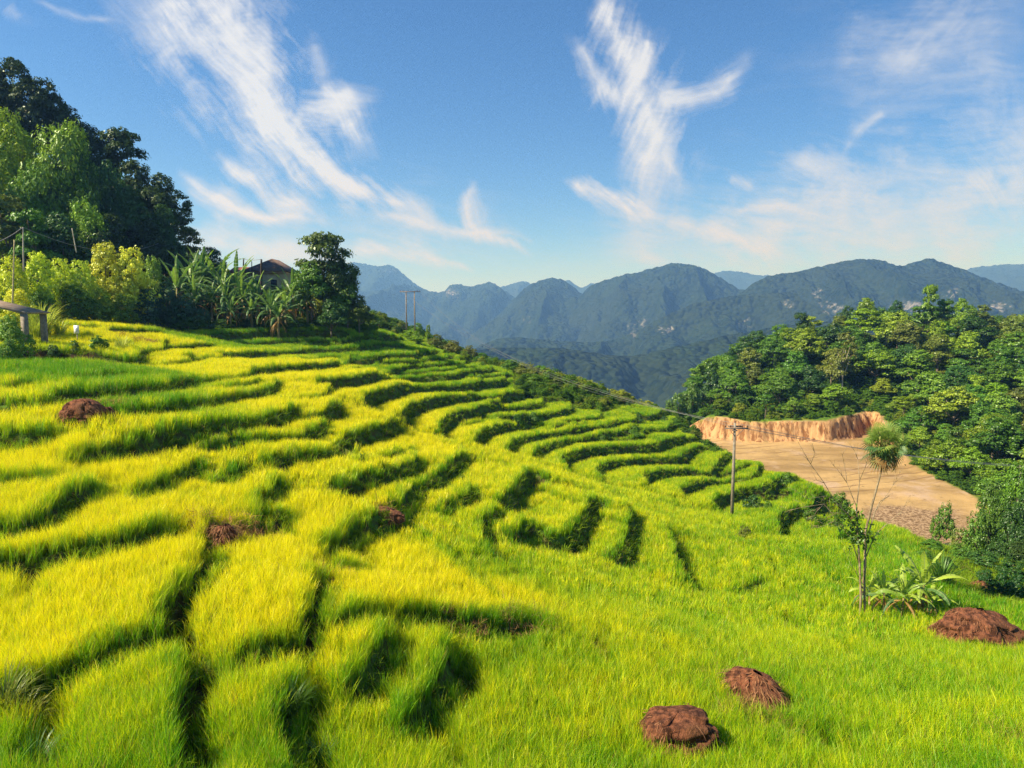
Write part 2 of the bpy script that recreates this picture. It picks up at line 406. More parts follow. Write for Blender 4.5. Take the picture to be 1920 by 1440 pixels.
def land(x, y, masks=True):
    """height of the ground; masks: riser (0..1), ditch (0..1)"""
    x = np.asarray(x, float).ravel(); y = np.asarray(y, float).ravel()
    z = bz(x, y).copy(); ris = np.zeros(len(x)); dit = np.zeros(len(x)); low = np.zeros(len(x))
    wob = (fbm(x*0.9, y*0.9, 3, 5)-0.5)*0.4+(fbm(x*3.1, y*3.1, 2, 9)-0.5)*0.22
    for h, P in _LW:
        R = 3.4*h+3.0
        lo = P.min(0)-R; hi = P.max(0)+R
        k = np.where((x > lo[0]) & (x < hi[0]) & (y > lo[1]) & (y < hi[1]))[0]
        if len(k) == 0: continue
        d, sd_, arc, tot = _curve_d(P, x[k], y[k]); dd = d*sd_ + wob[k]*np.clip(d*2, 0.4, 1)
        end = min(1.3, 0.25*tot)
        amp = sstep(0, end, arc)*sstep(0, end, tot-arc)
        Lf = 2.6*h
        near = sstep(30, 60, P[len(P)//2][1]); wd = (0.20+0.22*h)*(1-near)+(0.12+0.14*h)*near
        prof = np.clip(-dd/wd, -1, 1)*np.exp(-np.maximum(np.abs(dd)-wd, 0)/Lf)*(1-sstep(R-1.5, R, d))
        # a small raised bund along the lip
        z[k] += 0.5*h*amp*prof + 0.06*amp*np.exp(-((dd+0.3)/0.15)**2)
        ris[k] = np.maximum(ris[k], amp*np.exp(-(dd/(wd*1.25))**4))
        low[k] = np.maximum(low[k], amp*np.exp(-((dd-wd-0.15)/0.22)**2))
    for w_, d_, P in _DW:
        R = 3*w_+0.6; lo = P.min(0)-R; hi = P.max(0)+R
        k = np.where((x > lo[0]) & (x < hi[0]) & (y > lo[1]) & (y < hi[1]))[0]
        if len(k) == 0: continue
        d, sd_, arc, tot = _curve_d(P, x[k], y[k]); end = min(1.0, 0.3*tot)
        amp = sstep(0, end, arc)*sstep(0, end, tot-arc)
        g = amp*np.exp(-((d+wob[k]*0.5)/(w_*0.75))**2); z[k] -= 0.7*d_*g; dit[k] = np.maximum(dit[k], g)
    # the dig
    sd_ = poly_sd(FLAT, x, y); wv = (fbm(x*0.5, y*0.5, 3, 21)-0.5)*1.3+(fbm(x*1.7, y*1.7, 2, 22)-0.5)*0.7
    s2 = sd_+wv*(y > 100)
    k = s2 < 6
    f = sstep(-0.3, 1.6, s2)
    zc = FLAT_Z+(fbm(x*0.1, y*0.1, 3, 31)-0.5)*0.5+(vnoise(x*0.6, y*0.6, 33)-0.5)*0.12
    z = np.where(k, zc*(1-f)+np.maximum(z, FLAT_Z+0.05)*f, z)
    z += (fbm(x*0.25, y*0.25, 3, 41)-0.5)*0.5*sstep(40, 120, y)*(1-sstep(-6, 0, -sd_))
    z += (fbm(x*2.2, y*2.2, 3, 43)-0.5)*0.10
    return z, ris, dit, low, sd_
NA, NR = 860, 900
_A = np.linspace(-0.86, 0.86, NA); _R = 4.5*np.exp(np.linspace(0, math.log(400/4.5), NR))
_AA, _RR = np.meshgrid(_A, _R); GX = _RR*np.tan(_AA)*0.92; GY = _RR
_z, _ris, _dit, _low, _sdf = land(GX, GY)
_bank = _smooth(np.array([hit(u, v, 0.4) for u, v in [(-120,662),(0,662),(60,664),(110,668),(150,668)]]))
def bank_w(x, y): return np.exp(-(_curve_d(_bank, np.asarray(x, float), np.asarray(y, float))[0]/1.3)**4)
# where rice grows: inside the paddies' outline
RICE = [hit(u, v, 0.4) for u, v in [(-330,1500),(-330,690),(-120,655),(60,640),(110,598),(200,596),(300,606),(330,622),(400,618),(520,618),(650,620),(690,640),
  (790,618),(860,640),(910,662),(960,690),(960,740),(1040,745),(1130,775),(1190,760),(1262,784),(1296,822),(1340,850),(1400,864),(1500,897),(1560,932),(1640,975),(1720,1022)]]
RICE += [hit(u, v, 0.2) for u, v in [(1740,1080),(1850,1130),(2000,1150)]]+[(32,14),(26,5),(-16,4)]
_rm = poly_sd(RICE, GX, GY).ravel()
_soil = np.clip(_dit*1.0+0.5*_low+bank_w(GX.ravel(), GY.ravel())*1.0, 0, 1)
_rub = 1-sstep(-1.5, 1.5, poly_sd(RUB, GX, GY).ravel()+(fbm(GX*0.5, GY*0.5, 3, 51).ravel()-0.5)*3)
_flat = 1-sstep(1.2, 2.4, _sdf+((fbm(GX.ravel()*0.5, GY.ravel()*0.5, 3, 61))-0.5)*1.2)
def grid_faces(nr, nc):
    i = np.arange(nr-1)[:, None]*nc+np.arange(nc-1)[None]
    return np.stack([i, i+1, i+1+nc, i+nc], -1).reshape(-1, 4)
# ground material
def ground_mat():
    m, nt, out = new_mat('ground'); L = nt.links.new
    A = lambda n: N(nt, 'ShaderNodeAttribute', attribute_name=n).outputs['Fac']
    geo = N(nt, 'ShaderNodeNewGeometry'); pos = geo.outputs['Position']
    n1 = noise_tex(nt, 1.6, 6, 0.65, vec=pos); n2 = noise_tex(nt, 0.18, 4, 0.55, vec=pos); n3 = noise_tex(nt, 9.0, 4, 0.6, vec=pos)
    green = mixc(nt, ramp(nt, n1, 0.35, 0.65), (0.05, 0.11, 0.010), (0.12, 0.20, 0.015))
    green = mixc(nt, ramp(nt, n2, 0.45, 0.62), green, (0.14, 0.17, 0.02))
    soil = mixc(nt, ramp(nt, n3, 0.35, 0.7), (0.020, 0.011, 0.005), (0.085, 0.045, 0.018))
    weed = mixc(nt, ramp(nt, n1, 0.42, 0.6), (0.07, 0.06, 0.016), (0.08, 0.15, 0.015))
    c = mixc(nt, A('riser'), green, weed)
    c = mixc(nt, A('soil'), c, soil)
    # dug clay: ochre, streaked down the cut faces
    mp = N(nt, 'ShaderNodeMapping'); mp.inputs['Scale'].default_value = (1.3, 1.3, 0.06); L(pos, mp.inputs[0])
    st = noise_tex(nt, 1.0, 5, 0.7, vec=mp.outputs[0])
    mp2 = N(nt, 'ShaderNodeMapping'); mp2.inputs['Scale'].default_value = (0.035, 0.14, 0.1); mp2.inputs['Rotation'].default_value = (0, 0, 0.35); L(pos, mp2.inputs[0])
    fl = noise_tex(nt, 1.0, 7, 0.62, vec=mp2.outputs[0])
    flatc = mixc(nt, ramp(nt, fl, 0.38, 0.62), (0.27, 0.175, 0.070), (0.43, 0.285, 0.120))
    flatc = mixc(nt, ramp(nt, n2, 0.5, 0.72), flatc, (0.44, 0.31, 0.20))
    flatc = mixc(nt, ramp(nt, noise_tex(nt, 0.9, 6, 0.75, vec=pos), 0.57, 0.70), flatc, (0.17, 0.12, 0.045))
    cut = mixc(nt, ramp(nt, st, 0.40, 0.58), (0.20, 0.09, 0.035), (0.50, 0.29, 0.13))
    sep = N(nt, 'ShaderNodeSeparateXYZ'); L(geo.outputs['True Normal'], sep.inputs[0])
    steep = ramp(nt, sep.outputs[2], 0.75, 0.93, 1.0, 0.0)
    clay = mixc(nt, steep, flatc, cut)
    c = mixc(nt, A('clay'), c, clay)
    wv = N(nt, 'ShaderNodeTexWave'); wv.inputs['Scale'].default_value = 0.11; wv.inputs['Distortion'].default_value = 9.0; wv.inputs['Detail'].default_value = 4; wv.inputs['Detail Scale'].default_value = 0.35
    mp3 = N(nt, 'ShaderNodeMapping'); mp3.inputs['Rotation'].default_value = (0, 0, 1.25); L(pos, mp3.inputs[0]); L(mp3.outputs[0], wv.inputs['Vector'])
    trk = mathn(nt, 'MULTIPLY', ramp(nt, wv.outputs['Fac'], 0.90, 0.97), ramp(nt, noise_tex(nt, 0.07, 3, 0.5, vec=pos), 0.45, 0.6))
    clay = mixc(nt, mathn(nt, 'MULTIPLY', trk, 0.6), clay, (0.16, 0.09, 0.04))
    clay = mixc(nt, ramp(nt, noise_tex(nt, 0.30, 7, 0.7, vec=pos), 0.50, 0.68, 0, .55), clay, (0.27, 0.17, 0.075))
    c = mixc(nt, A('clay'), c, clay)
    rub = mixc(nt, ramp(nt, noise_tex(nt, 2.6, 5, 0.8, vec=pos), 0.42, 0.60), (0.13, 0.075, 0.035), (0.42, 0.29, 0.165))
    c = mixc(nt, A('rubble'), c, rub)
    p = N(nt, 'ShaderNodeBsdfPrincipled'); p.inputs['Roughness'].default_value = 0.9; p.inputs['Specular IOR Level'].default_value = 0.1
    L(c, p.inputs['Base Color'])
    b = N(nt, 'ShaderNodeBump'); b.inputs['Strength'].default_value = 0.7; b.inputs['Distance'].default_value = 0.08
    L(noise_tex(nt, 3.5, 8, 0.75, vec=pos), b.inputs['Height']); L(b.outputs[0], p.inputs['Normal'])
    L(p.outputs[0], out.inputs[0]); return m
M_GROUND = ground_mat()
_V = np.stack([GX.ravel(), GY.ravel(), _z], 1)
_outside = sstep(0, 3, _rm)
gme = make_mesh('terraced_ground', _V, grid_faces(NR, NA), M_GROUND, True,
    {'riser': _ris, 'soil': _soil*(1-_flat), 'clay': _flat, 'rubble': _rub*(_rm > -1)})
tag(add_obj('ground', gme), 'terraced hillside of stepped rice paddies', kind='structure')
def gz(x, y):
    """ground height at single places"""
    return land(np.atleast_1d(x), np.atleast_1d(y))[0]
def place(u, v, off=0.0):
    """the point of the terraced ground seen at pixel (u, v)"""
    x, y = hit(u, v, off); return Vector((x, y, float(gz(x, y)[0])))

# brown mounds standing in the rice: left, right, top and bottom pixel, label, shape
MOUNDS = [(1207,1352,1327,1412,'large flat topped reddish earth mound at the bottom of the picture',5.0,0.0,130),
 (1372,1488,1250,1322,'long brown straw covered mound behind the flat topped one',2.2,-.25,420),
 (1782,1945,1140,1212,'broad dark brown straw mound beside the near banana plants',2.4,-.12,420),
 (108,182,742,790,'brown earth mound among the far left terraces',3.2,0.0,180),
 (172,214,752,784,'dark straw heap leaning on the left brown mound',2.0,-.3,260),
 (698,754,950,972,'small flat reddish rock in the golden rice at the centre',2.2,-.3,60),
 (396,438,968,1004,'small brown mound in dry grass between two golden plots',2.6,0.0,400),
 (1825,1860,1086,1100,'thin low brown heap behind the near banana plants',2.0,0.0,150)]
MOUND_W = []
for (u0, u1, vt, vb, *_r) in MOUNDS:
    _x, _y = hit((u0+u1)/2, vb, 0.25); _rx = (u1-u0)*_y/FPX/2; MOUND_W.append(((_x, _y+_rx*.55), _rx, _rx*.70))
# ---------------------------------------------------------------- rice
def rice_mat():
    m, nt, out = new_mat('rice_blades'); L = nt.links.new
    h = N(nt, 'ShaderNodeAttribute', attribute_name='hgt').outputs['Fac']
    ripe = N(nt, 'ShaderNodeAttribute', attribute_name='ripe', attribute_type='INSTANCER').outputs['Fac']
    var = N(nt, 'ShaderNodeAttribute', attribute_name='tint').outputs['Fac']
    r2 = mathn(nt, 'ADD', ripe, mathn(nt, 'MULTIPLY', mathn(nt, 'SUBTRACT', var, 0.5), 0.5), clamp=True)
    cr = N(nt, 'ShaderNodeValToRGB'); L(r2, cr.inputs[0]); e = cr.color_ramp.elements
    e[0].position = 0.0; e[0].color = (0.10, 0.34, 0.006, 1)
    e[1].position = 1.0; e[1].color = (0.98, 0.87, 0.008, 1)
    for p_, c_ in ((0.25, (0.27, 0.48, 0.006)), (0.48, (0.48, 0.63, 0.008)), (0.75, (0.86, 0.83, 0.008))):
        x = e.new(p_); x.color = (*c_, 1)
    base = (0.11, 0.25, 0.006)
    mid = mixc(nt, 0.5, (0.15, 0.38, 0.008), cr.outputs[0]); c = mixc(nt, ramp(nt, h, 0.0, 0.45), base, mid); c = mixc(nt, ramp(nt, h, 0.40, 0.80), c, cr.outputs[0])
    c = mixc(nt, ramp(nt, var, 0.93, 0.97), c, (0.38, 0.26, 0.06))
    d = N(nt, 'ShaderNodeBsdfDiffuse'); L(c, d.inputs[0])
    t = N(nt, 'ShaderNodeBsdfTranslucent'); L(c, t.inputs[0])
    g = N(nt, 'ShaderNodeBsdfGlossy'); g.inputs['Roughness'].default_value = 0.45; g.inputs[0].default_value = (0.9, 1, 0.6, 1)
    a = N(nt, 'ShaderNodeMixShader'); a.inputs[0].default_value = 0.42; L(d.outputs[0], a.inputs[1]); L(t.outputs[0], a.inputs[2])
    b = N(nt, 'ShaderNodeMixShader'); b.inputs[0].default_value = 0.035; L(a.outputs[0], b.inputs[1]); L(g.outputs[0], b.inputs[2])
    L(b.outputs[0], out.inputs[0]); return m
M_RICE = rice_mat()
def tuft(name, n, rad, hgt, wid, seg, lean, mat, rng, wide=1.0):
    V = []; H = []; T = []; F = []; k = 0
    for i in range(n):
        an = rng.uniform(0, 2*math.pi); r = rad*math.sqrt(rng.uniform(0, 1)); x, y = r*math.cos(an), r*math.sin(an)
        la = rng.uniform(0, 2*math.pi); ln = lean*rng.uniform(0.2, 1.3); hh = hgt*rng.uniform(0.65, 1.15); ww = wid*rng.uniform(0.7, 1.3)
        fa = rng.uniform(0, math.pi); fx, fy = math.cos(fa), math.sin(fa); tn = rng.uniform(0, 1)
        for s in range(seg+1):
            t = s/seg; b = ln*hh*t**2.0; zz = hh*(t-0.35*ln*t**3)
            wv = ww*0.5*(1-t**2.2) if s < seg else 0.0008
            cx, cy_ = x+math.cos(la)*b, y+math.sin(la)*b
            V += [(cx-fx*wv, cy_-fy*wv, zz), (cx+fx*wv, cy_+fy*wv, zz)]; H += [t, t]; T += [tn, tn]
            if s < seg: a = k+2*s; F.append((a, a+1, a+3, a+2))
        k += 2*(seg+1)
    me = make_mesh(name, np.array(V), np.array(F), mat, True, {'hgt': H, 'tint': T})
    return bpy.data.objects.new(name, me)
proto_col = bpy.data.collections.new('grass_protos')
def _r(s): return np.random.default_rng(s)
PROT = []
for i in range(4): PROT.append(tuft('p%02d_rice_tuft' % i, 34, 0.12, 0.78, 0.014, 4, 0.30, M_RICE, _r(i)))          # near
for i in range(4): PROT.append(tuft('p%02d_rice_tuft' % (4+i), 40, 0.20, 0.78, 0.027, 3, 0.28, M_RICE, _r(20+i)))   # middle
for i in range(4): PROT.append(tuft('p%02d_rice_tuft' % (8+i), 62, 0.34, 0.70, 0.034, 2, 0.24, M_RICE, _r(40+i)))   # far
def weed_mat():
    m, nt, out = new_mat('weed_leaves'); L = nt.links.new
    h = N(nt, 'ShaderNodeAttribute', attribute_name='hgt').outputs['Fac']
    ripe = N(nt, 'ShaderNodeAttribute', attribute_name='ripe', attribute_type='INSTANCER').outputs['Fac']
    var = N(nt, 'ShaderNodeAttribute', attribute_name='tint').outputs['Fac']
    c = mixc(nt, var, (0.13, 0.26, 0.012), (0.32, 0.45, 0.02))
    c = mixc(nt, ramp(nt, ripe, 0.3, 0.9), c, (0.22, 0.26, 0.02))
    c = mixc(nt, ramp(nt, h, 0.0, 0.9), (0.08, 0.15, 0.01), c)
    c = mixc(nt, ramp(nt, var, 0.88, 0.95), c, (0.22, 0.13, 0.05))
    d = N(nt, 'ShaderNodeBsdfDiffuse'); L(c, d.inputs[0]); t = N(nt, 'ShaderNodeBsdfTranslucent'); L(c, t.inputs[0])
    a = N(nt, 'ShaderNodeMixShader'); a.inputs[0].default_value = 0.3; L(d.outputs[0], a.inputs[1]); L(t.outputs[0], a.inputs[2])
    L(a.outputs[0], out.inputs[0]); return m
M_WEED = weed_mat()
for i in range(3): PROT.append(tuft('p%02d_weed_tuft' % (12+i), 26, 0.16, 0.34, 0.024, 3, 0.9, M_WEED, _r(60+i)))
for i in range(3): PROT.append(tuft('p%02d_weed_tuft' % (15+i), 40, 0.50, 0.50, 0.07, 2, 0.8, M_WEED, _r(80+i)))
def dry_mat():
    m, nt, out = new_mat('dry_straw'); L = nt.links.new
    var = N(nt, 'ShaderNodeAttribute', attribute_name='tint').outputs['Fac']
    c = mixc(nt, var, (0.16, 0.075, 0.028), (0.50, 0.31, 0.12))
    d = N(nt, 'ShaderNodeBsdfDiffuse'); L(c, d.inputs[0]); L(d.outputs[0], out.inputs[0]); return m
M_DRY = dry_mat()
for i in range(2): PROT.append(tuft('p%02d_dry_tuft' % (18+i), 30, 0.16, 0.30, 0.012, 3, 1.3, M_DRY, _r(90+i)))
for p in PROT: proto_col.objects.link(p)
def scatter_tree():
    ng = bpy.data.node_groups.new('tuft_scatter', 'GeometryNodeTree')
    ng.interface.new_socket('Geometry', in_out='INPUT', socket_type='NodeSocketGeometry')
    ng.interface.new_socket('Geometry', in_out='OUTPUT', socket_type='NodeSocketGeometry')
    gi = ng.nodes.new('NodeGroupInput'); go = ng.nodes.new('NodeGroupOutput')
    ci = ng.nodes.new('GeometryNodeCollectionInfo'); ci.inputs['Collection'].default_value = proto_col
    ci.inputs['Separate Children'].default_value = True; ci.inputs['Reset Children'].default_value = True
    ip = ng.nodes.new('GeometryNodeInstanceOnPoints'); ip.inputs['Pick Instance'].default_value = True
    def attr(nm, dt):
        a = ng.nodes.new('GeometryNodeInputNamedAttribute'); a.data_type = dt; a.inputs['Name'].default_value = nm; return a.outputs[0]
    ng.links.new(gi.outputs[0], ip.inputs['Points']); ng.links.new(ci.outputs[0], ip.inputs['Instance'])
    ng.links.new(attr('idx', 'INT'), ip.inputs['Instance Index'])
    ng.links.new(attr('rot', 'FLOAT_VECTOR'), ip.inputs['Rotation'])
    ng.links.new(attr('scl', 'FLOAT_VECTOR'), ip.inputs['Scale'])
    ng.links.new(ip.outputs[0], go.inputs[0]); return ng
NG = scatter_tree()
def scatter(name, P, idx, rot, scl, ripe, label, kind='stuff'):
    me = bpy.data.meshes.new(name); me.vertices.add(len(P)); me.vertices.foreach_set('co', np.ascontiguousarray(P, np.float32).ravel())
    a = me.attributes.new('idx', 'INT', 'POINT'); a.data.foreach_set('value', np.asarray(idx, np.int32))
    a = me.attributes.new('rot', 'FLOAT_VECTOR', 'POINT'); a.data.foreach_set('vector', np.ascontiguousarray(rot, np.float32).ravel())
    a = me.attributes.new('scl', 'FLOAT_VECTOR', 'POINT'); a.data.foreach_set('vector', np.ascontiguousarray(scl, np.float32).ravel())
    a = me.attributes.new('ripe', 'FLOAT', 'POINT'); a.data.foreach_set('value', np.asarray(ripe, np.float32))
    o = add_obj(name, me); md = o.modifiers.new('scatter', 'NODES'); md.node_group = NG
    tag(o, label, kind=kind); return o
# ripeness read off the photograph plot by plot: (u, v, 0 green .. 1 golden)
RP = [(30,725,.75),(30,775,.85),(40,860,.9),(60,930,.9),(200,940,.95),(300,940,.95),(30,1080,.75),(200,1070,1),(340,1010,1),(150,1200,.85),(280,1250,.6),(200,1350,.42),(30,1400,.1),(100,1430,.3),
 (300,1400,.35),(480,1080,1),(520,1150,1),(450,1190,.9),(460,1260,.6),(480,1380,.42),(420,1400,.3),(650,1000,.95),(700,1080,1),(850,1100,1),(640,1200,.75),(780,1190,.6),(780,1250,.5),(700,1380,.38),
 (20,690,.05),(200,690,.08),(150,705,.05),(260,690,.1),(320,688,.7),(300,745,.2),(240,765,.2),(480,708,.95),(400,740,.55),(300,775,.85),(200,790,.8),(500,760,.95),(420,800,.6),(540,780,.95),(300,860,.95),(420,850,.95),(470,900,.9),(600,830,.9),(540,890,.95),
 (600,740,1),(640,730,1),(600,790,.95),(700,770,1),(680,830,1),(720,880,.95),(640,930,.95),(780,820,1),(800,900,.75),(760,770,1),(880,840,.7),(860,900,.75),(900,890,.75),(950,860,.7),
 (700,705,.75),(620,703,.9),(740,720,.8),(850,690,.3),(900,720,.4),(780,710,.2),(640,680,.35),(480,680,.85),(560,665,.6),(420,690,.9),(330,650,.9),(290,640,.95),(150,595,1),(250,600,.4),(230,640,.8),(400,636,.25),(450,612,.12),(600,612,.12),(500,640,.2),(600,660,.22),(700,655,.25),(750,680,.3),(800,650,.3),
 (850,750,.5),(950,770,.45),(1000,800,.5),(1050,830,.5),(950,800,.5),(1100,870,.52),(1080,770,.4),(1150,800,.4),(1200,860,.45),(1250,810,.35),(1300,850,.38),(1250,760,.35),(1330,880,.38),(1450,880,.3),(1520,920,.3),
 (1000,960,.6),(1080,940,.6),(1200,940,.55),(1250,930,.55),(900,1000,.55),(960,1060,.45),(1100,1080,.45),(1200,1040,.5),(1350,1040,.48),(1300,970,.48),(1420,960,.4),(1500,1000,.38),(1600,1040,.25),(1700,1050,.18),(1650,1020,.2),(1850,1120,.15),
 (1500,1120,.42),(1300,1150,.42),(1000,1180,.42),(1000,1250,.45),(1100,1330,.42),(950,1400,.42),(1200,1420,.35),(1400,1180,.42),(1600,1200,.42),(1750,1250,.36),(1500,1300,.3),(1700,1380,.4),(1880,1300,.36),(1880,1420,.3),(1500,1400,.3)]
_RW = np.array([(*hit(u, v, 0.5), r) for u, v, r in RP])
def ripeness(x, y):
    # distances weighted so that near plots keep their own tone and far ones blend
    num = np.zeros(len(x)); den = np.zeros(len(x))
    for X, Y, r in _RW:
        d2 = ((x-X)/Y)**2+((y-Y)/Y*1.25)**2; w_ = 1/(d2*d2+2e-7); num += w_*r; den += w_
    return num/den
def sample_ring(r0, r1, spacing):
    """jittered lattice inside the visible wedge (with a margin) between two distances"""
    xs = np.arange(-r1*0.95, r1*0.95, spacing); ys = np.arange(r0, r1, spacing)
    X, Y = np.meshgrid(xs, ys); X = X.ravel(); Y = Y.ravel()
    X = X+RNG.uniform(-.5, .5, len(X))*spacing; Y = Y+RNG.uniform(-.5, .5, len(Y))*spacing
    k = (np.abs(X) < 0.86*Y+3) & (Y >= r0) & (Y < r1)
    return X[k], Y[k]
RP_, RI, RR_, RS, RC = [], [], [], [], []
WP_, WI, WR, WS, WC = [], [], [], [], []
for r0, r1, sp, i0, lod in ((5.5, 15, .15, 0, 0), (15, 27, .18, 0, 0), (27, 62, .32, 4, 1), (62, 175, .46, 8, 2)):
    X, Y = sample_ring(r0, r1, sp); pd = poly_sd(RICE, X, Y)
    k = (pd < 1.5) | ((pd < 24) & (X > 8) & (RNG.uniform(0, 1, len(X)) < (0.5 if lod == 0 else 0.8))); X, Y, pd = X[k], Y[k], pd[k]
    z, ris, dit, low, sdf = land(X, Y)
    n = len(X); nn = fbm(X*0.5, Y*0.5, 3, 71); n2 = fbm(X*1.7, Y*1.7, 2, 72)
    grow = (bank_w(X, Y) < .3) & (dit < 0.85) & (ris < np.where(Y > 62, 0.5, np.where(Y > 36, 0.82, 0.97))) & (pd < 0) & (sdf > 1.5) & (RNG.uniform(0, 1, n) > 0.75*np.clip(low*1.3-0.35, 0, 1)) & ~((n2 > 0.80) & (lod == 0))
    for (mp_, rx_, ry_) in MOUND_W:
        q = ((X-mp_[0])/(rx_*1.02+.05))**2+((Y-mp_[1]+.25)/(ry_*1.1+.3))**2; grow &= q > 1; ris = np.where(q < 1, 9, ris)
    rp = np.clip(ripeness(X, Y)+(nn-0.5)*0.35+(n2-0.5)*0.15, 0, 1)*(1-0.6*np.clip(ris, 0, 1))
    dz = 0.06
    g = np.where(grow)[0]
    hs = (0.86+0.3*(n2[g]-0.5)+0.25*(nn[g]-0.5))*(1-0.3*low[g])*RNG.uniform(0.88, 1.1, len(g))
    RP_.append(np.stack([X[g], Y[g], z[g]-0.02], 1)); RI.append(i0+RNG.integers(0, 4, len(g)))
    RR_.append(np.stack([RNG.normal(0, .10, len(g)), RNG.normal(0.04, .10, len(g)), RNG.uniform(0, 6.28, len(g))], 1))
    RS.append(np.stack([np.ones(len(g))*RNG.uniform(.9, 1.15, len(g))]*2+[hs*1.06], 1)); RC.append(np.clip(rp[g]+RNG.normal(0, .13, len(g)), 0, 1))
    # weeds on the risers, in the ditches and along the outer rim
    p = np.where(~grow & (ris < 5) & (sdf > 1.5) & (RNG.uniform(0, 1, n) < np.where((dit > 0.6) | (bank_w(X, Y) > .3), 0.30, 0.85)))[0]
    WP_.append(np.stack([X[p], Y[p], z[p]-0.02], 1)); WI.append((12 if lod < 2 else 15)+RNG.integers(0, 3, len(p)))
    WR.append(np.stack([RNG.normal(0, .25, len(p)), RNG.normal(0, .25, len(p)), RNG.uniform(0, 6.28, len(p))], 1))
    s_ = RNG.uniform(.6, 1.15, len(p))*(1.0 if lod != 1 else 1.5)*(1.0 if lod < 2 else 0.8)
    WS.append(np.stack([s_]*3, 1)); WC.append(rp[p]*0.6)
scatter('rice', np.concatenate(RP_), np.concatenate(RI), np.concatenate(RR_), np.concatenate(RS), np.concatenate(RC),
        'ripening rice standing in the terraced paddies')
# dry straw scattered where the photograph shows bare or withered patches
DRY = [(1340,1262,.8,.5),(1445,1362,.9,.6),(1225,1085,.6,.4),(1140,1205,.7,.6),(1055,1150,.5,.5),(1505,1388,.9,.5),(1670,1215,.8,.4),(1590,1225,.7,.4),(870,1170,.9,.5),(980,1175,1.0,.5),(410,985,1.3,1.0),(470,985,1.2,.8),(630,1070,.9,.7),(725,958,.8,.6),(210,760,1.3,.8),(1130,1215,.7,.6),(1110,1210,.6,.5),(1395,1335,1.2,.6),(1440,1345,.9,.5),(500,990,.8,.6),(1310,1240,.5,.3),(255,640,2.2,.8),(1900,1380,.9,.7),(1150,1125,.5,.4),(1500,1140,.6,.4),(1390,1232,.6,.5),(1000,1165,1.2,.5)]
for u, v, r, dn in DRY:
    x0, y0 = hit(u, v, 0.3); r *= 0.62; n = int(90*r*r*dn); a = RNG.uniform(0, 6.28, n); q = r*np.sqrt(RNG.uniform(0, 1, n))
    X = x0+q*np.cos(a)*1.3; Y = y0+q*np.sin(a); z = land(X, Y)[0]
    WP_.append(np.stack([X, Y, z+RNG.uniform(0.15, 0.45, n)*min(1, r)], 1)); WI.append(18+RNG.integers(0, 2, n))
    WR.append(np.stack([RNG.normal(0, .6, n), RNG.normal(0, .6, n), RNG.uniform(0, 6.28, n)], 1)); WS.append(np.ones((n, 3))*RNG.uniform(.8, 1.4, (n, 1))); WC.append(np.zeros(n))
for k, (mp_, rx_, ry_) in enumerate(MOUND_W):
    n = int(40+70*rx_*rx_*2); a = RNG.uniform(0, 6.28, n); q = RNG.uniform(.80, 1.22, n); X = mp_[0]+rx_*q*np.cos(a); Y = mp_[1]+ry_*q*np.sin(a); z = land(X, Y)[0]
    dry = RNG.uniform(0, 1, n) < .55
    WP_.append(np.stack([X, Y, z+RNG.uniform(0, .12, n)], 1)); WI.append(np.where(dry, 18+RNG.integers(0, 2, n), 12+RNG.integers(0, 3, n)))
    WR.append(np.stack([RNG.normal(0, .5, n), RNG.normal(0, .5, n), RNG.uniform(0, 6.28, n)], 1)); WS.append(np.ones((n, 3))*RNG.uniform(.6, 1.2, (n, 1))); WC.append(np.ones(n)*.4)
scatter('grass', np.concatenate(WP_), np.concatenate(WI), np.concatenate(WR), np.concatenate(WS), np.concatenate(WC),
        'weeds and dry straw on the terrace banks')
# ---------------------------------------------------------------- valley floor, to the horizon
def valley():
    xs = np.sign(np.linspace(-1, 1, 161))*np.abs(np.linspace(-1, 1, 161))**2.2*14000
    ys = np.concatenate([-(np.linspace(1, 0.02, 30)**2)*6000, np.linspace(0, 600, 61), 600+np.linspace(0, 1, 90)[1:]**2*12000])
    X, Y = np.meshgrid(xs, ys)
    inside = (np.abs(X) < 300) & (Y > 0) & (Y < 400)
    d = np.maximum(np.maximum(np.abs(X)-300, Y-395), np.maximum(-Y-20, 0))
    edge = np.where(Y > 3, bz(X, Y), -12)
    drop = sstep(-10, 700, d)
    Z = (edge-6-12*(Y < 5))*(1-drop)+(-205)*drop+(fbm(X/420, Y/420, 4, 91)-0.5)*110*sstep(150, 900, d)
    Z = np.where(inside, edge-25, Z)
    Z = np.where((Y < 5) & (np.abs(X) < 40) & (Y > -60), -30.0, Z)
    return make_mesh('valley_floor', np.stack([X.ravel(), Y.ravel(), Z.ravel()], 1), grid_faces(len(ys), len(xs)), None, True)
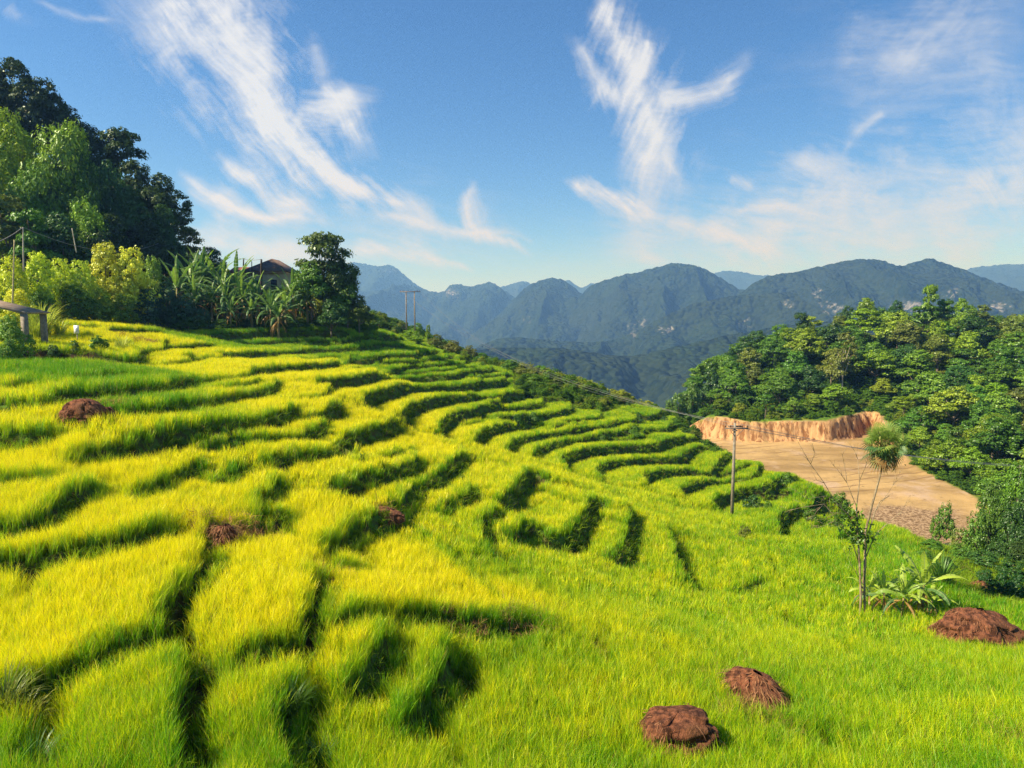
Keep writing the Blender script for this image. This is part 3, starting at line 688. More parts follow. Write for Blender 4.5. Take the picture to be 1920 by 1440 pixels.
def forest_mat():
    m, nt, out = new_mat('distant_forest'); L = nt.links.new
    pos = N(nt, 'ShaderNodeNewGeometry').outputs['Position']
    vo = N(nt, 'ShaderNodeTexVoronoi'); vo.inputs['Scale'].default_value = 0.075; L(pos, vo.inputs['Vector'])
    vo2 = N(nt, 'ShaderNodeTexVoronoi'); vo2.inputs['Scale'].default_value = 0.022; L(pos, vo2.inputs['Vector'])
    n1 = noise_tex(nt, 0.012, 6, 0.6, vec=pos); n2 = noise_tex(nt, 0.0022, 4, 0.55, vec=pos)
    c = mixc(nt, ramp(nt, n1, 0.35, 0.65), (0.006, 0.014, 0.008), (0.018, 0.034, 0.013))
    c = mixc(nt, ramp(nt, n2, 0.45, 0.65), c, (0.018, 0.028, 0.013))
    sp = N(nt, 'ShaderNodeSeparateColor'); L(vo.outputs['Color'], sp.inputs[0])
    c = mixc(nt, mathn(nt, 'MULTIPLY', sp.outputs[0], 0.6), c, (0.032, 0.046, 0.017))
    rk = N(nt, 'ShaderNodeAttribute', attribute_name='rock').outputs['Fac']
    rn = noise_tex(nt, 0.03, 6, 0.8, vec=pos)
    rf = mathn(nt, 'MULTIPLY', rk, ramp(nt, rn, 0.48, 0.60))
    c = mixc(nt, rf, c, (0.24, 0.23, 0.21))
    p = N(nt, 'ShaderNodeBsdfDiffuse'); L(c, p.inputs[0])
    hgt = mathn(nt, 'ADD', mathn(nt, 'MULTIPLY', vo.outputs['Distance'], -5.0), mathn(nt, 'MULTIPLY', vo2.outputs['Distance'], -9.0))
    b = N(nt, 'ShaderNodeBump'); b.inputs['Strength'].default_value = 1.0; b.inputs['Distance'].default_value = 2.2
    L(hgt, b.inputs['Height']); L(b.outputs[0], p.inputs['Normal']); L(p.outputs[0], out.inputs[0]); return m
M_FAR = forest_mat()
vm = valley(); vm.materials.append(M_FAR)
tag(add_obj('valley', vm), 'wooded valley floor below the terraces', kind='structure')
ROCKS = [(1535,553,12,16),(1560,578,22,12),(1400,605,14,10),(1185,620,14,14),(1245,618,18,8),(1205,605,10,8),(1700,575,30,12),(1790,555,30,14),(735,508,22,5),(848,548,16,10),(1480,570,14,8),(1870,575,30,10),(990,600,10,6)]
def massif(D, crest, run, foot, amp, seed, nx, ny, label):
    C = np.array([(at_px(u, v, D).x, at_px(u, v, D).z) for u, v in crest]); C = _smooth(C, 6)
    x = np.linspace(C[0, 0], C[-1, 0], nx)
    cz = np.interp(x, C[:, 0], C[:, 1]); span = C[-1, 0]-C[0, 0]
    t = np.concatenate([np.linspace(-0.25, 0, 8)[:-1], np.linspace(0, 1, ny)])
    X, T = np.meshgrid(x, t); CZ = np.broadcast_to(cz, X.shape); H = CZ-foot
    tt = np.clip(T, 0, 1)
    yc = D+(fbm(X/(run*0.8), X*0+seed, 3, seed)-0.5)*run*0.25
    Y = yc-T*run
    rid = 1-np.abs(2*fbm(X/(run*0.30)+0.35*tt, Y/(run*0.85), 4, seed+3)-1)*2
    prof = np.where(T >= 0, 0.62*tt**0.85+0.38*(tt*tt*(3-2*tt)), -T*3.0)
    Z = CZ-H*prof+amp*(rid-0.5)*np.sin(np.pi*np.clip(tt, 0, 1))**0.7*1.6
    Z += (fbm(X/90, Y/90, 4, seed+7)-0.5)*amp*0.5*sstep(0, 0.12, np.abs(T))
    Z += (fbm(X/14, Y/14, 2, seed+9)-0.5)*min(14, D*0.0032)
    # photograph position of every point, to set the bare rock where it shows
    dz = Z/Y; b = (dz+math.tan(PITCH))/(1-dz*math.tan(PITCH)); yy = math.cos(PITCH)+b*math.sin(PITCH)
    U = 960+X/Y*FPX*yy; Vv = 720-b*FPX
    rock = np.zeros(X.shape)
    for u, v, ru, rv in ROCKS: rock = np.maximum(rock, np.exp(-(((U-u)/ru*1.3)**2+((Vv-v)/rv*1.2)**2)+(fbm(U/9, Vv/5, 3, 77)-0.5)*3.5))
    me = make_mesh('mountain', np.stack([X.ravel(), Y.ravel(), Z.ravel()], 1), grid_faces(len(t), nx), M_FAR, True, {'rock': sstep(0.2, 0.6, rock).ravel()})
    tag(add_obj('mountain', me), label, kind='structure')
massif(1250, [(560,720),(700,690),(830,662),(950,652),(1060,655),(1180,668),(1280,650),(1400,625),(1600,600),(1900,592),(2200,560)], 420, -200, 22, 5, 420, 90, 'low green wooded foothill in the valley')
massif(1900, [(820,690),(900,650),(950,632),(1060,640),(1150,640),(1215,612),(1270,585),(1320,566),(1400,552),(1500,545)], 560, -200, 45, 6, 360, 90, 'dark wooded spur between the blue ridges')
massif(2300, [(1300,600),(1380,545),(1400,530),(1430,518),(1480,512),(1510,505),(1540,498),(1570,492),(1600,488),(1640,491),(1680,500),(1705,492),(1735,486),(1760,494),(1800,508),(1850,530),(1920,556),(2050,585),(2250,600)], 900, -220, 75, 7, 620, 150, 'long dark blue wooded ridge on the right')
massif(2800, [(1040,620),(1095,548),(1118,532),(1160,518),(1200,510),(1240,499),(1262,496),(1300,500),(1330,512),(1365,533),(1400,552),(1480,600)], 900, -220, 85, 8, 380, 120, 'broad dark wooded mountain at the centre')
massif(3200, [(880,640),(950,575),(975,549),(1000,531),(1035,522),(1060,529),(1085,547),(1110,570),(1180,640)], 950, -230, 80, 9, 300, 120, 'dark cone shaped wooded mountain')
massif(4200, [(500,560),(640,552),(760,538),(800,545),(830,548),(847,535),(865,534),(885,539),(912,535),(935,547),(958,562),(1010,590),(1100,640)], 1500, -240, 150, 10, 420, 120, 'pale blue ridge with twin humps')
massif(5000, [(380,540),(560,515),(640,496),(660,490),(700,497),(730,497),(755,514),(780,534),(820,552),(900,580)], 1800, -240, 190, 11, 360, 110, 'pale haze covered mountain beyond the tall tree')
massif(5400, [(1700,560),(1800,508),(1840,500),(1870,498),(1900,502),(1950,510),(2050,530),(2200,560)], 1800, -240, 170, 12, 240, 90, 'pale far mountain behind the right ridge')
massif(6000, [(860,580),(930,546),(960,533),(985,530),(1010,545),(1040,545),(1062,528),(1090,540),(1110,532),(1140,550),(1220,560),(1310,530),(1340,512),(1372,508),(1420,518),(1480,540),(1560,580)], 1600, -240, 150, 13, 420, 80, 'faint far peaks between the mountains')
# ---------------------------------------------------------------- air
def haze():
    mb = MB(); mb.box((0, 3400, 55), (20000, 10600, 770))
    m, nt, out = new_mat('haze_air'); v = N(nt, 'ShaderNodeVolumePrincipled')
    v.inputs['Color'].default_value = (0.19, 0.42, 0.88, 1); v.inputs['Absorption Color'].default_value = (1, 1, 1, 1); v.inputs['Density'].default_value = HAZE_DENS; v.inputs['Anisotropy'].default_value = 0.2
    nt.links.new(v.outputs[0], out.inputs['Volume'])
    tag(mb.build('haze', m), 'blue air between the camera and the mountains', kind='stuff')
HAZE_DENS = 2.9e-4
haze()
# ---------------------------------------------------------------- cirrus on the sky dome
# strokes: strength, width at start/end (photograph pixels), fibre angle, points
CIR = [
 (1.00,(60,100,80,60,32,14),0.0,[(240,10),(390,60),(480,170),(575,280),(680,350),(830,432)]),
 (0.65,(50,40,50,40),0.5,[(400,-20),(440,40),(470,100),(500,150)]),
 (0.55,(60,50,40),0.4,[(300,60),(400,110),(480,200)]),
 (0.75,(30,34,26),0.3,[(560,215),(590,215),(690,175)]),(0.8,(20,36,22),-0.4,[(620,160),(655,215),(697,285)]),(0.3,(14,18,12),0.9,[(590,90),(610,130),(640,160)]),
 (0.75,(14,30,18),0.1,[(420,290),(490,345),(610,405)]),(0.75,(10,22,12),0.1,[(330,340),(430,378),(600,408)]),
 (0.7,(22,26,10),0.1,[(640,455),(740,475),(890,508)]),(0.55,(10,8),0.2,[(845,490),(890,508)]),
 (0.6,(8,22,16,6),0.2,[(885,345),(878,395),(915,435),(1000,466)]),
 (0.55,(14,12,6),0.0,[(700,400),(830,432),(1000,438)]),(0.35,(18,26,14),0.0,[(320,425),(420,445),(640,480)]),(0.30,(30,34,20),0.0,[(330,440),(520,470),(700,500)]),
 (0.95,(36,44,60,52,44,30),1.2,[(1140,-20),(1160,60),(1200,170),(1235,260),(1225,340),(1215,400)]),
 (0.75,(20,26,34),0.7,[(1085,90),(1120,150),(1190,210)]),(0.85,(24,22),-0.8,[(1225,75),(1215,130),(1190,170)]),
 (0.62,(30,28,24,16),-0.5,[(1230,200),(1290,180),(1350,150),(1400,110)]),(0.65,(24,22,18),1.3,[(1240,260),(1255,310),(1280,350)]),
 (0.95,(12,22,24,18),0.3,[(1058,340),(1110,362),(1180,388),(1235,415)]),(0.5,(18,14),0.2,[(1235,415),(1400,478)]),
 (0.55,(26,40,26),0.2,[(1300,425),(1400,470),(1480,480)]),(0.60,(12,14,10),-0.2,[(1375,410),(1420,395),(1475,388)]),
 (0.5,(50,75,70),-0.3,[(1400,440),(1560,390),(1720,400)]),(0.45,(30,34,26),0.6,[(1480,310),(1560,340),(1640,340)]),(0.5,(14,18),0.5,[(1380,335),(1420,355)]),
 (0.42,(10,14,16),-1.0,[(1665,205),(1620,240),(1595,270)]),(0.3,(8,10),-0.8,[(1595,270),(1570,310)]),
 (0.55,(60,66,40),0.9,[(1800,330),(1860,340),(1900,380)]),(0.42,(90,130,120),0.2,[(1700,400),(1850,330),(2000,280)]),
 (0.28,(110,130,110),-0.5,[(1560,120),(1750,90),(1950,60)]),(0.34,(50,36,30),-0.9,[(1800,-10),(1740,60),(1660,140)]),
 (0.4,(30,30),0.0,[(1710,470),(1840,465)]),(0.35,(20,14),0.1,[(1190,495),(1245,498)]),
 (0.28,(8,8,5),0.2,[(60,2),(150,28),(215,48)]),(0.28,(26,18),0.8,[(20,20),(45,45)]),(0.36,(70,120,100),0.0,[(1100,470),(1500,440),(1900,430)]),
 (0.2,(60,90,60),0.0,[(300,480),(700,450),(1000,480)]),(0.16,(70,90),0.0,[(1900,150),(1960,300)])]
def cirrus():
    nu, nv = 1120, 470
    us = np.linspace(-420, 2340, nu); vs = np.linspace(-330, 548, nv); U, Vv = np.meshgrid(us, vs)
    a = (U-960)/FPX; b = (720-Vv)/FPX; c, s = math.cos(PITCH), math.sin(PITCH)
    d = np.stack([a, c+b*s, b*c-s], -1); d /= np.linalg.norm(d, axis=-1, keepdims=True); P = d*32000
    wu = (fbm(U/150, Vv/150, 2, 101)-0.5)*46; wv = (fbm(U/150, Vv/150, 2, 111)-0.5)*46
    wu += (fbm(U/30, Vv/30, 2, 103)-0.5)*9; wv += (fbm(U/30, Vv/30, 2, 113)-0.5)*9
    UU, VV = U+wu, Vv+wv; dens = np.zeros(U.shape)
    for st, ws, fa, pts in CIR:
        Q = _smooth(np.array(pts, float), 6); W = np.interp(np.linspace(0, 1, len(Q)), np.linspace(0, 1, len(ws)), ws)
        R = max(ws)*2.6; lo = Q.min(0)-R-50; hi = Q.max(0)+R+50
        j = np.where((vs > lo[1]) & (vs < hi[1]))[0]; i = np.where((us > lo[0]) & (us < hi[0]))[0]
        if not len(i) or not len(j): continue
        sl = np.s_[j[0]:j[-1]+1, i[0]:i[-1]+1]
        x, y = UU[sl], VV[sl]; bd = np.full(x.shape, 1e18); bw = np.ones(x.shape); bs = np.zeros(x.shape); ar = np.zeros(x.shape); acc = 0
        for k in range(len(Q)-1):
            e = Q[k+1]-Q[k]; l = math.hypot(*e)+1e-9; wx = x-Q[k, 0]; wy = y-Q[k, 1]; t = np.clip((wx*e[0]+wy*e[1])/(l*l), 0, 1)
            dd = np.hypot(wx-t*e[0], wy-t*e[1]); m = dd < bd
            bd = np.where(m, dd, bd); bw = np.where(m, W[k]+(W[k+1]-W[k])*t, bw); ar = np.where(m, acc+t*l, ar)
            bs = np.where(m, np.sign(e[0]*wy-e[1]*wx)*dd, bs); acc += l
        th_ = math.atan2(Q[-1, 1]-Q[0, 1], Q[-1, 0]-Q[0, 0])+0.22+fa*0.3; ca, sa = math.cos(th_), math.sin(th_); cu = U[sl]+wu[sl]*0.6; cv = Vv[sl]+wv[sl]*0.6; p_ = cu*ca+cv*sa; q_ = -cu*sa+cv*ca
        fib = fbm(p_/150+st*7, q_/20, 5, 120+int(st*50), 0.62); fin = fbm(p_/46, q_/5.5, 3, 140, 0.6); blot = fbm(U[sl]/60, Vv[sl]/60, 4, 160)
        prof = np.exp(-(bd/bw)**1.5*1.1)
        fine = fbm(U[sl]/14+wu[sl]*.3, Vv[sl]/9, 4, 170, 0.65); f = np.clip(prof*1.05+((fib-0.5)*1.5+(fin-0.5)*0.4+(blot-0.5)*1.2+(fine-0.5)*0.45)*prof**0.4*(1.15-0.4*prof)-0.13, 0, 1.2)**1.3
        ta = ar/acc; f = f*(0.25+0.75*sstep(0, .12, ta)*sstep(0, .28, 1-ta))
        dens[sl] = 1-(1-dens[sl])*(1-np.clip(f*st, 0, 0.97)*np.exp(-np.maximum(bd/bw-1.6, 0)**2*4))
    edge = sstep(-420, -300, U)*(1-sstep(2220, 2340, U))*sstep(-330, -250, Vv)*(1-sstep(500, 548, Vv))
    dens = np.clip(dens, 0, 1)*edge
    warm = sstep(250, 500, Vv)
    m, nt, out = new_mat('cirrus'); L = nt.links.new
    de = N(nt, 'ShaderNodeAttribute', attribute_name='dens').outputs['Fac']; wa = N(nt, 'ShaderNodeAttribute', attribute_name='warm').outputs['Fac']
    em = N(nt, 'ShaderNodeEmission'); em.inputs[1].default_value = CLOUD_EM; L(mixc(nt, wa, (0.86, 0.86, 0.88), (0.95, 0.82, 0.73)), em.inputs[0])  # sheet glows by itself; sunlit white and horizon peach put into its colour
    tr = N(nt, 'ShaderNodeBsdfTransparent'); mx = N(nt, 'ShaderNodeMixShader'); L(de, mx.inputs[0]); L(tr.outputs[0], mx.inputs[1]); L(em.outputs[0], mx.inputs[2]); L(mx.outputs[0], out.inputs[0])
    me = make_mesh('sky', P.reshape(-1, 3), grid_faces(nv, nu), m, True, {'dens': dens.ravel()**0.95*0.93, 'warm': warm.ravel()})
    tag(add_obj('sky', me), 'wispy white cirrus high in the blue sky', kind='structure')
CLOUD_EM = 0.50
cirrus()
# ---------------------------------------------------------------- foliage
def leaf_mat(name, trans=0.3, gloss=0.03, tipcol=None):
    m, nt, out = new_mat(name); L = nt.links.new
    oi = N(nt, 'ShaderNodeObjectInfo'); v = N(nt, 'ShaderNodeAttribute', attribute_name='tint').outputs['Fac']
    hs = N(nt, 'ShaderNodeHueSaturation'); L(oi.outputs['Color'], hs.inputs['Color'])
    L(ramp(nt, v, 0, 1, 0.62, 1.45, smooth=False), hs.inputs['Value']); L(ramp(nt, v, 0, 1, 0.515, 0.488, smooth=False), hs.inputs['Hue'])
    c = mixc(nt, ramp(nt, v, 0.965, 0.99), hs.outputs[0], tipcol or (0.16, 0.11, 0.03))
    d = N(nt, 'ShaderNodeBsdfDiffuse'); L(c, d.inputs[0]); t = N(nt, 'ShaderNodeBsdfTranslucent'); L(c, t.inputs[0])
    g = N(nt, 'ShaderNodeBsdfGlossy'); g.inputs['Roughness'].default_value = 0.4; g.inputs[0].default_value = (0.8, 0.9, 0.8, 1)
    a = N(nt, 'ShaderNodeMixShader'); a.inputs[0].default_value = trans; L(d.outputs[0], a.inputs[1]); L(t.outputs[0], a.inputs[2])
    b = N(nt, 'ShaderNodeMixShader'); b.inputs[0].default_value = gloss; L(a.outputs[0], b.inputs[1]); L(g.outputs[0], b.inputs[2])
    L(b.outputs[0], out.inputs[0]); return m
M_LEAF = leaf_mat('leaves')
M_BARK = rough_mat('bark', (0.10, 0.075, 0.05), (0.26, 0.22, 0.16), 6, 0.5, stretch=(1, 1, 0.3))
M_PALEBARK = rough_mat('pale_bark', (0.30, 0.25, 0.17), (0.50, 0.44, 0.32), 6, 0.4, stretch=(1, 1, 0.3))
def leaves_mesh(name, P, Nrm, size, rng, aspect=0.5, hang=0.0, tint=None, mat=None):
    n = len(P); t = rng.normal(size=(n, 3)); t[:, 2] -= hang
    Nrm = Nrm/np.maximum(np.linalg.norm(Nrm, axis=1, keepdims=True), 1e-6)
    t -= (t*Nrm).sum(1, keepdims=True)*Nrm*0.85; t /= np.maximum(np.linalg.norm(t, axis=1, keepdims=True), 1e-6)
    b = np.cross(Nrm, t); b /= np.maximum(np.linalg.norm(b, axis=1, keepdims=True), 1e-6)
    s = (size*rng.uniform(0.6, 1.4, n))[:, None]
    V = np.stack([P-t*s*0.5, P+b*s*aspect*0.5+Nrm*s*0.06, P+t*s*0.5-Nrm*s*0.10, P-b*s*aspect*0.5+Nrm*s*0.06], 1).reshape(-1, 3)
    F = np.arange(4*n).reshape(n, 4)
    tn = rng.uniform(0, 1, n) if tint is None else tint
    return make_mesh(name, V, F, mat or M_LEAF, False, {'tint': np.repeat(tn, 4)})
def clumped(lobes, nc, nl, cr, rng, under=0.35):
    """leaf positions: nl leaves in each of nc clumps laid over the lobes' shells"""
    C = np.array([l[:3] for l in lobes], float); R = np.array([l[3:6] if len(l) > 4 else (l[3], l[3], l[3]*0.8) for l in lobes], float)
    w_ = (R[:, 0]*R[:, 2])**1.0; w_ /= w_.sum(); k = rng.choice(len(lobes), nc, p=w_)
    d = rng.normal(size=(nc, 3)); d[:, 2] = np.where(d[:, 2] < 0, d[:, 2]*under, d[:, 2]); d /= np.linalg.norm(d, axis=1, keepdims=True)
    rad = rng.uniform(0.70, 1.06, nc)[:, None]; cc = C[k]+d*R[k]*rad
    # throw out clumps buried inside another lobe
    keep = np.ones(nc, bool)
    for j in range(len(lobes)): keep &= (((cc-C[j])/R[j])**2).sum(1) > 0.42
    cc = cc[keep]; d = d[keep]; m = len(cc); ci = np.repeat(np.arange(m), nl)
    cs = cr*rng.uniform(0.6, 1.5, m)[ci][:, None]
    g = rng.normal(size=(m*nl, 3)); g /= np.linalg.norm(g, axis=1, keepdims=True); g *= rng.uniform(0.3, 1, (m*nl, 1))**0.5
    g[:, 2] *= 0.62
    P = cc[ci]+g*cs; Nn = g*0.55+d[ci]*0.5+np.array([0, 0, 0.55])+rng.normal(size=(m*nl, 3))*0.38
    tint = np.clip(rng.uniform(0, 1, m)[ci]*0.55+rng.uniform(0, 1, m*nl)*0.45, 0, 1)
    return P, Nn, tint
def crown_lobes(rng, H, kind):
    L = []
    if kind == 'broad':
        for i in range(11):
            a = rng.uniform(0, 6.28); r = rng.uniform(0.05, 0.30)*H; z = H*rng.uniform(0.48, 0.86)*(1-0.25*r/(0.3*H))
            L.append((r*math.cos(a), r*math.sin(a), z, *(np.array([1, 1, 0.75])*H*rng.uniform(0.10, 0.17))))
        L.append((0, 0, H*0.84, H*0.14, H*0.14, H*0.13))
    elif kind == 'tall':
        for i in range(11):
            a = rng.uniform(0, 6.28); z = rng.uniform(0.38, 0.92); r = rng.uniform(0.02, 0.20)*H*(1.25-z)
            L.append((r*math.cos(a), r*math.sin(a), z*H, *(np.array([1, 1, 0.8])*H*rng.uniform(0.08, 0.13))))
        L.append((0, 0, H*0.91, H*0.08, H*0.08, H*0.08))
    elif kind == 'layer':
        for i in range(12):
            a = rng.uniform(0, 6.28); z = rng.choice([0.52, 0.68, 0.82, 0.94])+rng.uniform(-.03, .03); r = rng.uniform(0.05, 0.34)*H*(1.25-z)
            L.append((r*math.cos(a), r*math.sin(a), z*H, H*rng.uniform(0.10, 0.17), H*rng.uniform(0.10, 0.17), H*0.05))
    elif kind == 'bush':
        for i in range(9):
            a = rng.uniform(0, 6.28); r = rng.uniform(0, 0.38)*H; z = H*rng.uniform(0.25, 0.72)*(1-0.4*r/(0.4*H))
            L.append((r*math.cos(a), r*math.sin(a), z, *(np.array([1, 1, 0.95])*H*rng.uniform(0.16, 0.26))))
        L.append((0, 0, H*0.70, H*0.22, H*0.22, H*0.26))
    elif kind == 'hang':
        for i in range(14):
            a = rng.uniform(0, 6.28); z = rng.uniform(0.18, 0.88); r = rng.uniform(0.05, 0.24)*H*(1.1-0.55*z)
            L.append((r*math.cos(a), r*math.sin(a), z*H, *(np.array([1, 1, 1.25])*H*rng.uniform(0.09, 0.15))))
        L.append((0, 0, H*0.88, H*0.12, H*0.12, H*0.1))
    return L
def trunk_mesh(name, H, lobes, rng, thick=0.02, mat=None):
    mb = MB(); top = H*0.72; bend = rng.uniform(-.03, .03, 2)*H
    pts = [(bend[0]*(t**2), bend[1]*(t**2), -0.4+t*(top+0.4)) for t in np.linspace(0, 1, 6)]
    mb.tube(pts, [H*thick*(1.25-0.85*t) for t in np.linspace(0, 1, 6)], 7)
    for l in lobes[:8]:
        z0 = min(top*0.9, max(H*0.2, l[2]*rng.uniform(0.45, 0.7))); t = z0/top
        a = Vector((bend[0]*t*t, bend[1]*t*t, z0)); b = Vector(l[:3]); mid = a.lerp(b, 0.5)+Vector((0, 0, -0.04*H))
        mb.tube([a, mid, b], [H*thick*0.5, H*thick*0.33, H*thick*0.12], 5)
    return mb.mesh(name, mat or M_BARK, True)
def make_kind(kind, seed, nc, nl, leaf, cr, aspect=0.55, hang=0.0, thick=0.02, under=0.35, tmat=None):
    rng = np.random.default_rng(seed); lb = crown_lobes(rng, 1.0, kind)
    P, Nn, ti = clumped(lb, nc, nl, cr, rng, under)
    if hang: P[:, 2] -= rng.uniform(0, 1, len(P))**2*hang*0.1
    return (leaves_mesh('crown', P, Nn, leaf, rng, aspect, hang, ti), trunk_mesh('trunk', 1.0, lb, rng, thick, tmat))
KINDS = {'broad': [make_kind('broad', 200+i, 430, 26, 0.031, 0.046) for i in range(5)],
         'tall': [make_kind('tall', 220+i, 320, 26, 0.028, 0.039) for i in range(3)],
         'layer': [make_kind('layer', 240+i, 210, 26, 0.036, 0.050, under=0.2) for i in range(3)],
         'bush': [make_kind('bush', 260+i, 330, 20, 0.050, 0.066, thick=0.012, under=0.6) for i in range(4)],
         'big': [make_kind('broad', 280+i, 620, 34, 0.024, 0.042, under=0.6) for i in range(4)],
         'bigtall': [make_kind('tall', 290+i, 420, 30, 0.022, 0.036, under=0.5) for i in range(2)],
         'hang': [make_kind('hang', 300+i, 620, 34, 0.026, 0.040, 0.4, 1.2, under=0.9) for i in range(3)],
         'finebush': [make_kind('bush', 320+i, 620, 34, 0.030, 0.050, thick=0.012, under=0.8) for i in range(3)],
         'palebark': [make_kind('tall', 340, 200, 22, 0.030, 0.040, thick=0.016, tmat=M_PALEBARK)]}
PROTO = {}
def plant(name, kind, i, loc, h, wide, rz, color, label, cat, group, sink=0.0):
    cm, tm = KINDS[kind][i % len(KINDS[kind])]
    r = empty(name, (loc[0], loc[1], loc[2]-sink), rz); r.scale = (h*wide, h*wide, h)
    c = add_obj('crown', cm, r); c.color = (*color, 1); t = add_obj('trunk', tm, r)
    tag(r, label, cat, group); return r
def jit(c, s=0.15):
    k = random.uniform(1-s, 1+s); return (c[0]*k*random.uniform(0.88, 1.12), c[1]*k, c[2]*k*random.uniform(0.85, 1.15))
def top_plant(u, vtop, D, name, kind, wpx, color, label, cat, group, i=None, minh=0.8, wf=None, gnd=None):
    """a plant whose top is seen at (u, vtop) at distance D, its crown wpx wide"""
    p = at_px(u, vtop, D); g = float(gz(p.x, p.y)[0]) if gnd is None else gnd; h = max(minh, p.z-g)
    base = {'broad': .86, 'big': .86, 'tall': .56, 'bigtall': .56, 'layer': .80, 'bush': 1.12, 'finebush': 1.12, 'hang': .72, 'palebark': .56}[kind]
    wid = (wpx*D/FPX)/(h*base)
    return plant(name, kind, random.randrange(9) if i is None else i, (p.x, p.y, g), h*1.02, max(0.35, min(2.6, wid)), random.uniform(0, 6.28), jit(color), label, cat, group)
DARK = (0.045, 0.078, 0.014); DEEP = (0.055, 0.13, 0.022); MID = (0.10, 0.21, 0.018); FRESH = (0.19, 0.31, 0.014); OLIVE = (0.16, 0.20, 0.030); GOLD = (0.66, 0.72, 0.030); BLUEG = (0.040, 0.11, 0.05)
# -- trees of the steep left hill; its shade and sunlight put into leaf colours
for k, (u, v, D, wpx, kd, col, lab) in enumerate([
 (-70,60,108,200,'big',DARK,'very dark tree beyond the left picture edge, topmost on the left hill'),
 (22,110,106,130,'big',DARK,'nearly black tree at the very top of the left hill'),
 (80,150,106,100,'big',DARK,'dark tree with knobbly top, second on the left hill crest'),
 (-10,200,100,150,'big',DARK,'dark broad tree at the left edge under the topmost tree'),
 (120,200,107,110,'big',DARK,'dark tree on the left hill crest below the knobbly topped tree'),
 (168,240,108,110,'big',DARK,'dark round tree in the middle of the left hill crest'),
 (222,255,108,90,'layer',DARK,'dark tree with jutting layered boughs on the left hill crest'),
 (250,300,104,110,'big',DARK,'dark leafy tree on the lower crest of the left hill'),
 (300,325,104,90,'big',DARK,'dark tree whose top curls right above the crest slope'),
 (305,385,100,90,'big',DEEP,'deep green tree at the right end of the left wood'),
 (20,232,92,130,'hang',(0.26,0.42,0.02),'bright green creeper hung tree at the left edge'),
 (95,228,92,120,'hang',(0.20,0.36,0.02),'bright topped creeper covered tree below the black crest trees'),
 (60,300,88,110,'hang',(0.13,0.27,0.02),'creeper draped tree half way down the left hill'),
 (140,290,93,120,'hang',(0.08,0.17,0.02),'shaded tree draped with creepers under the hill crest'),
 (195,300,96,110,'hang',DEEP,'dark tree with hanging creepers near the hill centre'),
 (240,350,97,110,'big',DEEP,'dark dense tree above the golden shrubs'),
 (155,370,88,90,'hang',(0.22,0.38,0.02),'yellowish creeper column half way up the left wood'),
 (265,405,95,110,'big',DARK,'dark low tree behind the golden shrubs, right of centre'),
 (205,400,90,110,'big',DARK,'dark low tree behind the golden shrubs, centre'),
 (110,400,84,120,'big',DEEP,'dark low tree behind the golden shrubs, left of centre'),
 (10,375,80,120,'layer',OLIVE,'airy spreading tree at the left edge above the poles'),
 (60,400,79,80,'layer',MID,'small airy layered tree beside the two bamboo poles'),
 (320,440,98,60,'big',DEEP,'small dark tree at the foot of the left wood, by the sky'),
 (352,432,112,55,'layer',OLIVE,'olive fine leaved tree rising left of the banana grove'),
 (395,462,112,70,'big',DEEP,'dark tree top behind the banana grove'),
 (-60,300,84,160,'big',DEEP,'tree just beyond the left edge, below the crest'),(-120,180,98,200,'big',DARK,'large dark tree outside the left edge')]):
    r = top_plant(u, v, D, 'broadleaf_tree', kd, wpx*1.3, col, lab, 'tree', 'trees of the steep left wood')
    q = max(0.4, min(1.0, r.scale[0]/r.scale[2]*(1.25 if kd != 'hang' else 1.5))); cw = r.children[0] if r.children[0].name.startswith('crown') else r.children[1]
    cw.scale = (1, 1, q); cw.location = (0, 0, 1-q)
# -- golden shrubs, their sunlit yellow put into the leaf colour
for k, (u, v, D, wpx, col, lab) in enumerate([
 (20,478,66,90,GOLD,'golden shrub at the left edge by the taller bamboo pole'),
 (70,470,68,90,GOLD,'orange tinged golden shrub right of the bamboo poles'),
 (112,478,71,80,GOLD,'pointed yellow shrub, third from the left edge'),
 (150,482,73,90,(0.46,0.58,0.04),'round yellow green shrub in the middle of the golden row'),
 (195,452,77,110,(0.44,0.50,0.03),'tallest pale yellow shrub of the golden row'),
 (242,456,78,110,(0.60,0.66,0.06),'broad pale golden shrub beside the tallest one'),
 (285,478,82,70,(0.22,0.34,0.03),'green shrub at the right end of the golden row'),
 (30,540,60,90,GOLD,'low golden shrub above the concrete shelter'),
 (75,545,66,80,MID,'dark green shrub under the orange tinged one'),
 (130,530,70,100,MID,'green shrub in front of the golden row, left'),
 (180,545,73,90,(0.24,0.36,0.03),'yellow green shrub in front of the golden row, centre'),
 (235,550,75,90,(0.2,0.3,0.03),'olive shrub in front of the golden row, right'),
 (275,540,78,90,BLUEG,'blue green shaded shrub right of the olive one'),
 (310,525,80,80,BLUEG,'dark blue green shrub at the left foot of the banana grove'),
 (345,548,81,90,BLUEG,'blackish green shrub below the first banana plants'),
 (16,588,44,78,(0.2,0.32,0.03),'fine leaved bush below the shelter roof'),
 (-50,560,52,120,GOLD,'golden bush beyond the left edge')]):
    top_plant(u, v, D, 'shrub', 'finebush', wpx, col, lab, 'shrub', 'shrubs below the left wood')
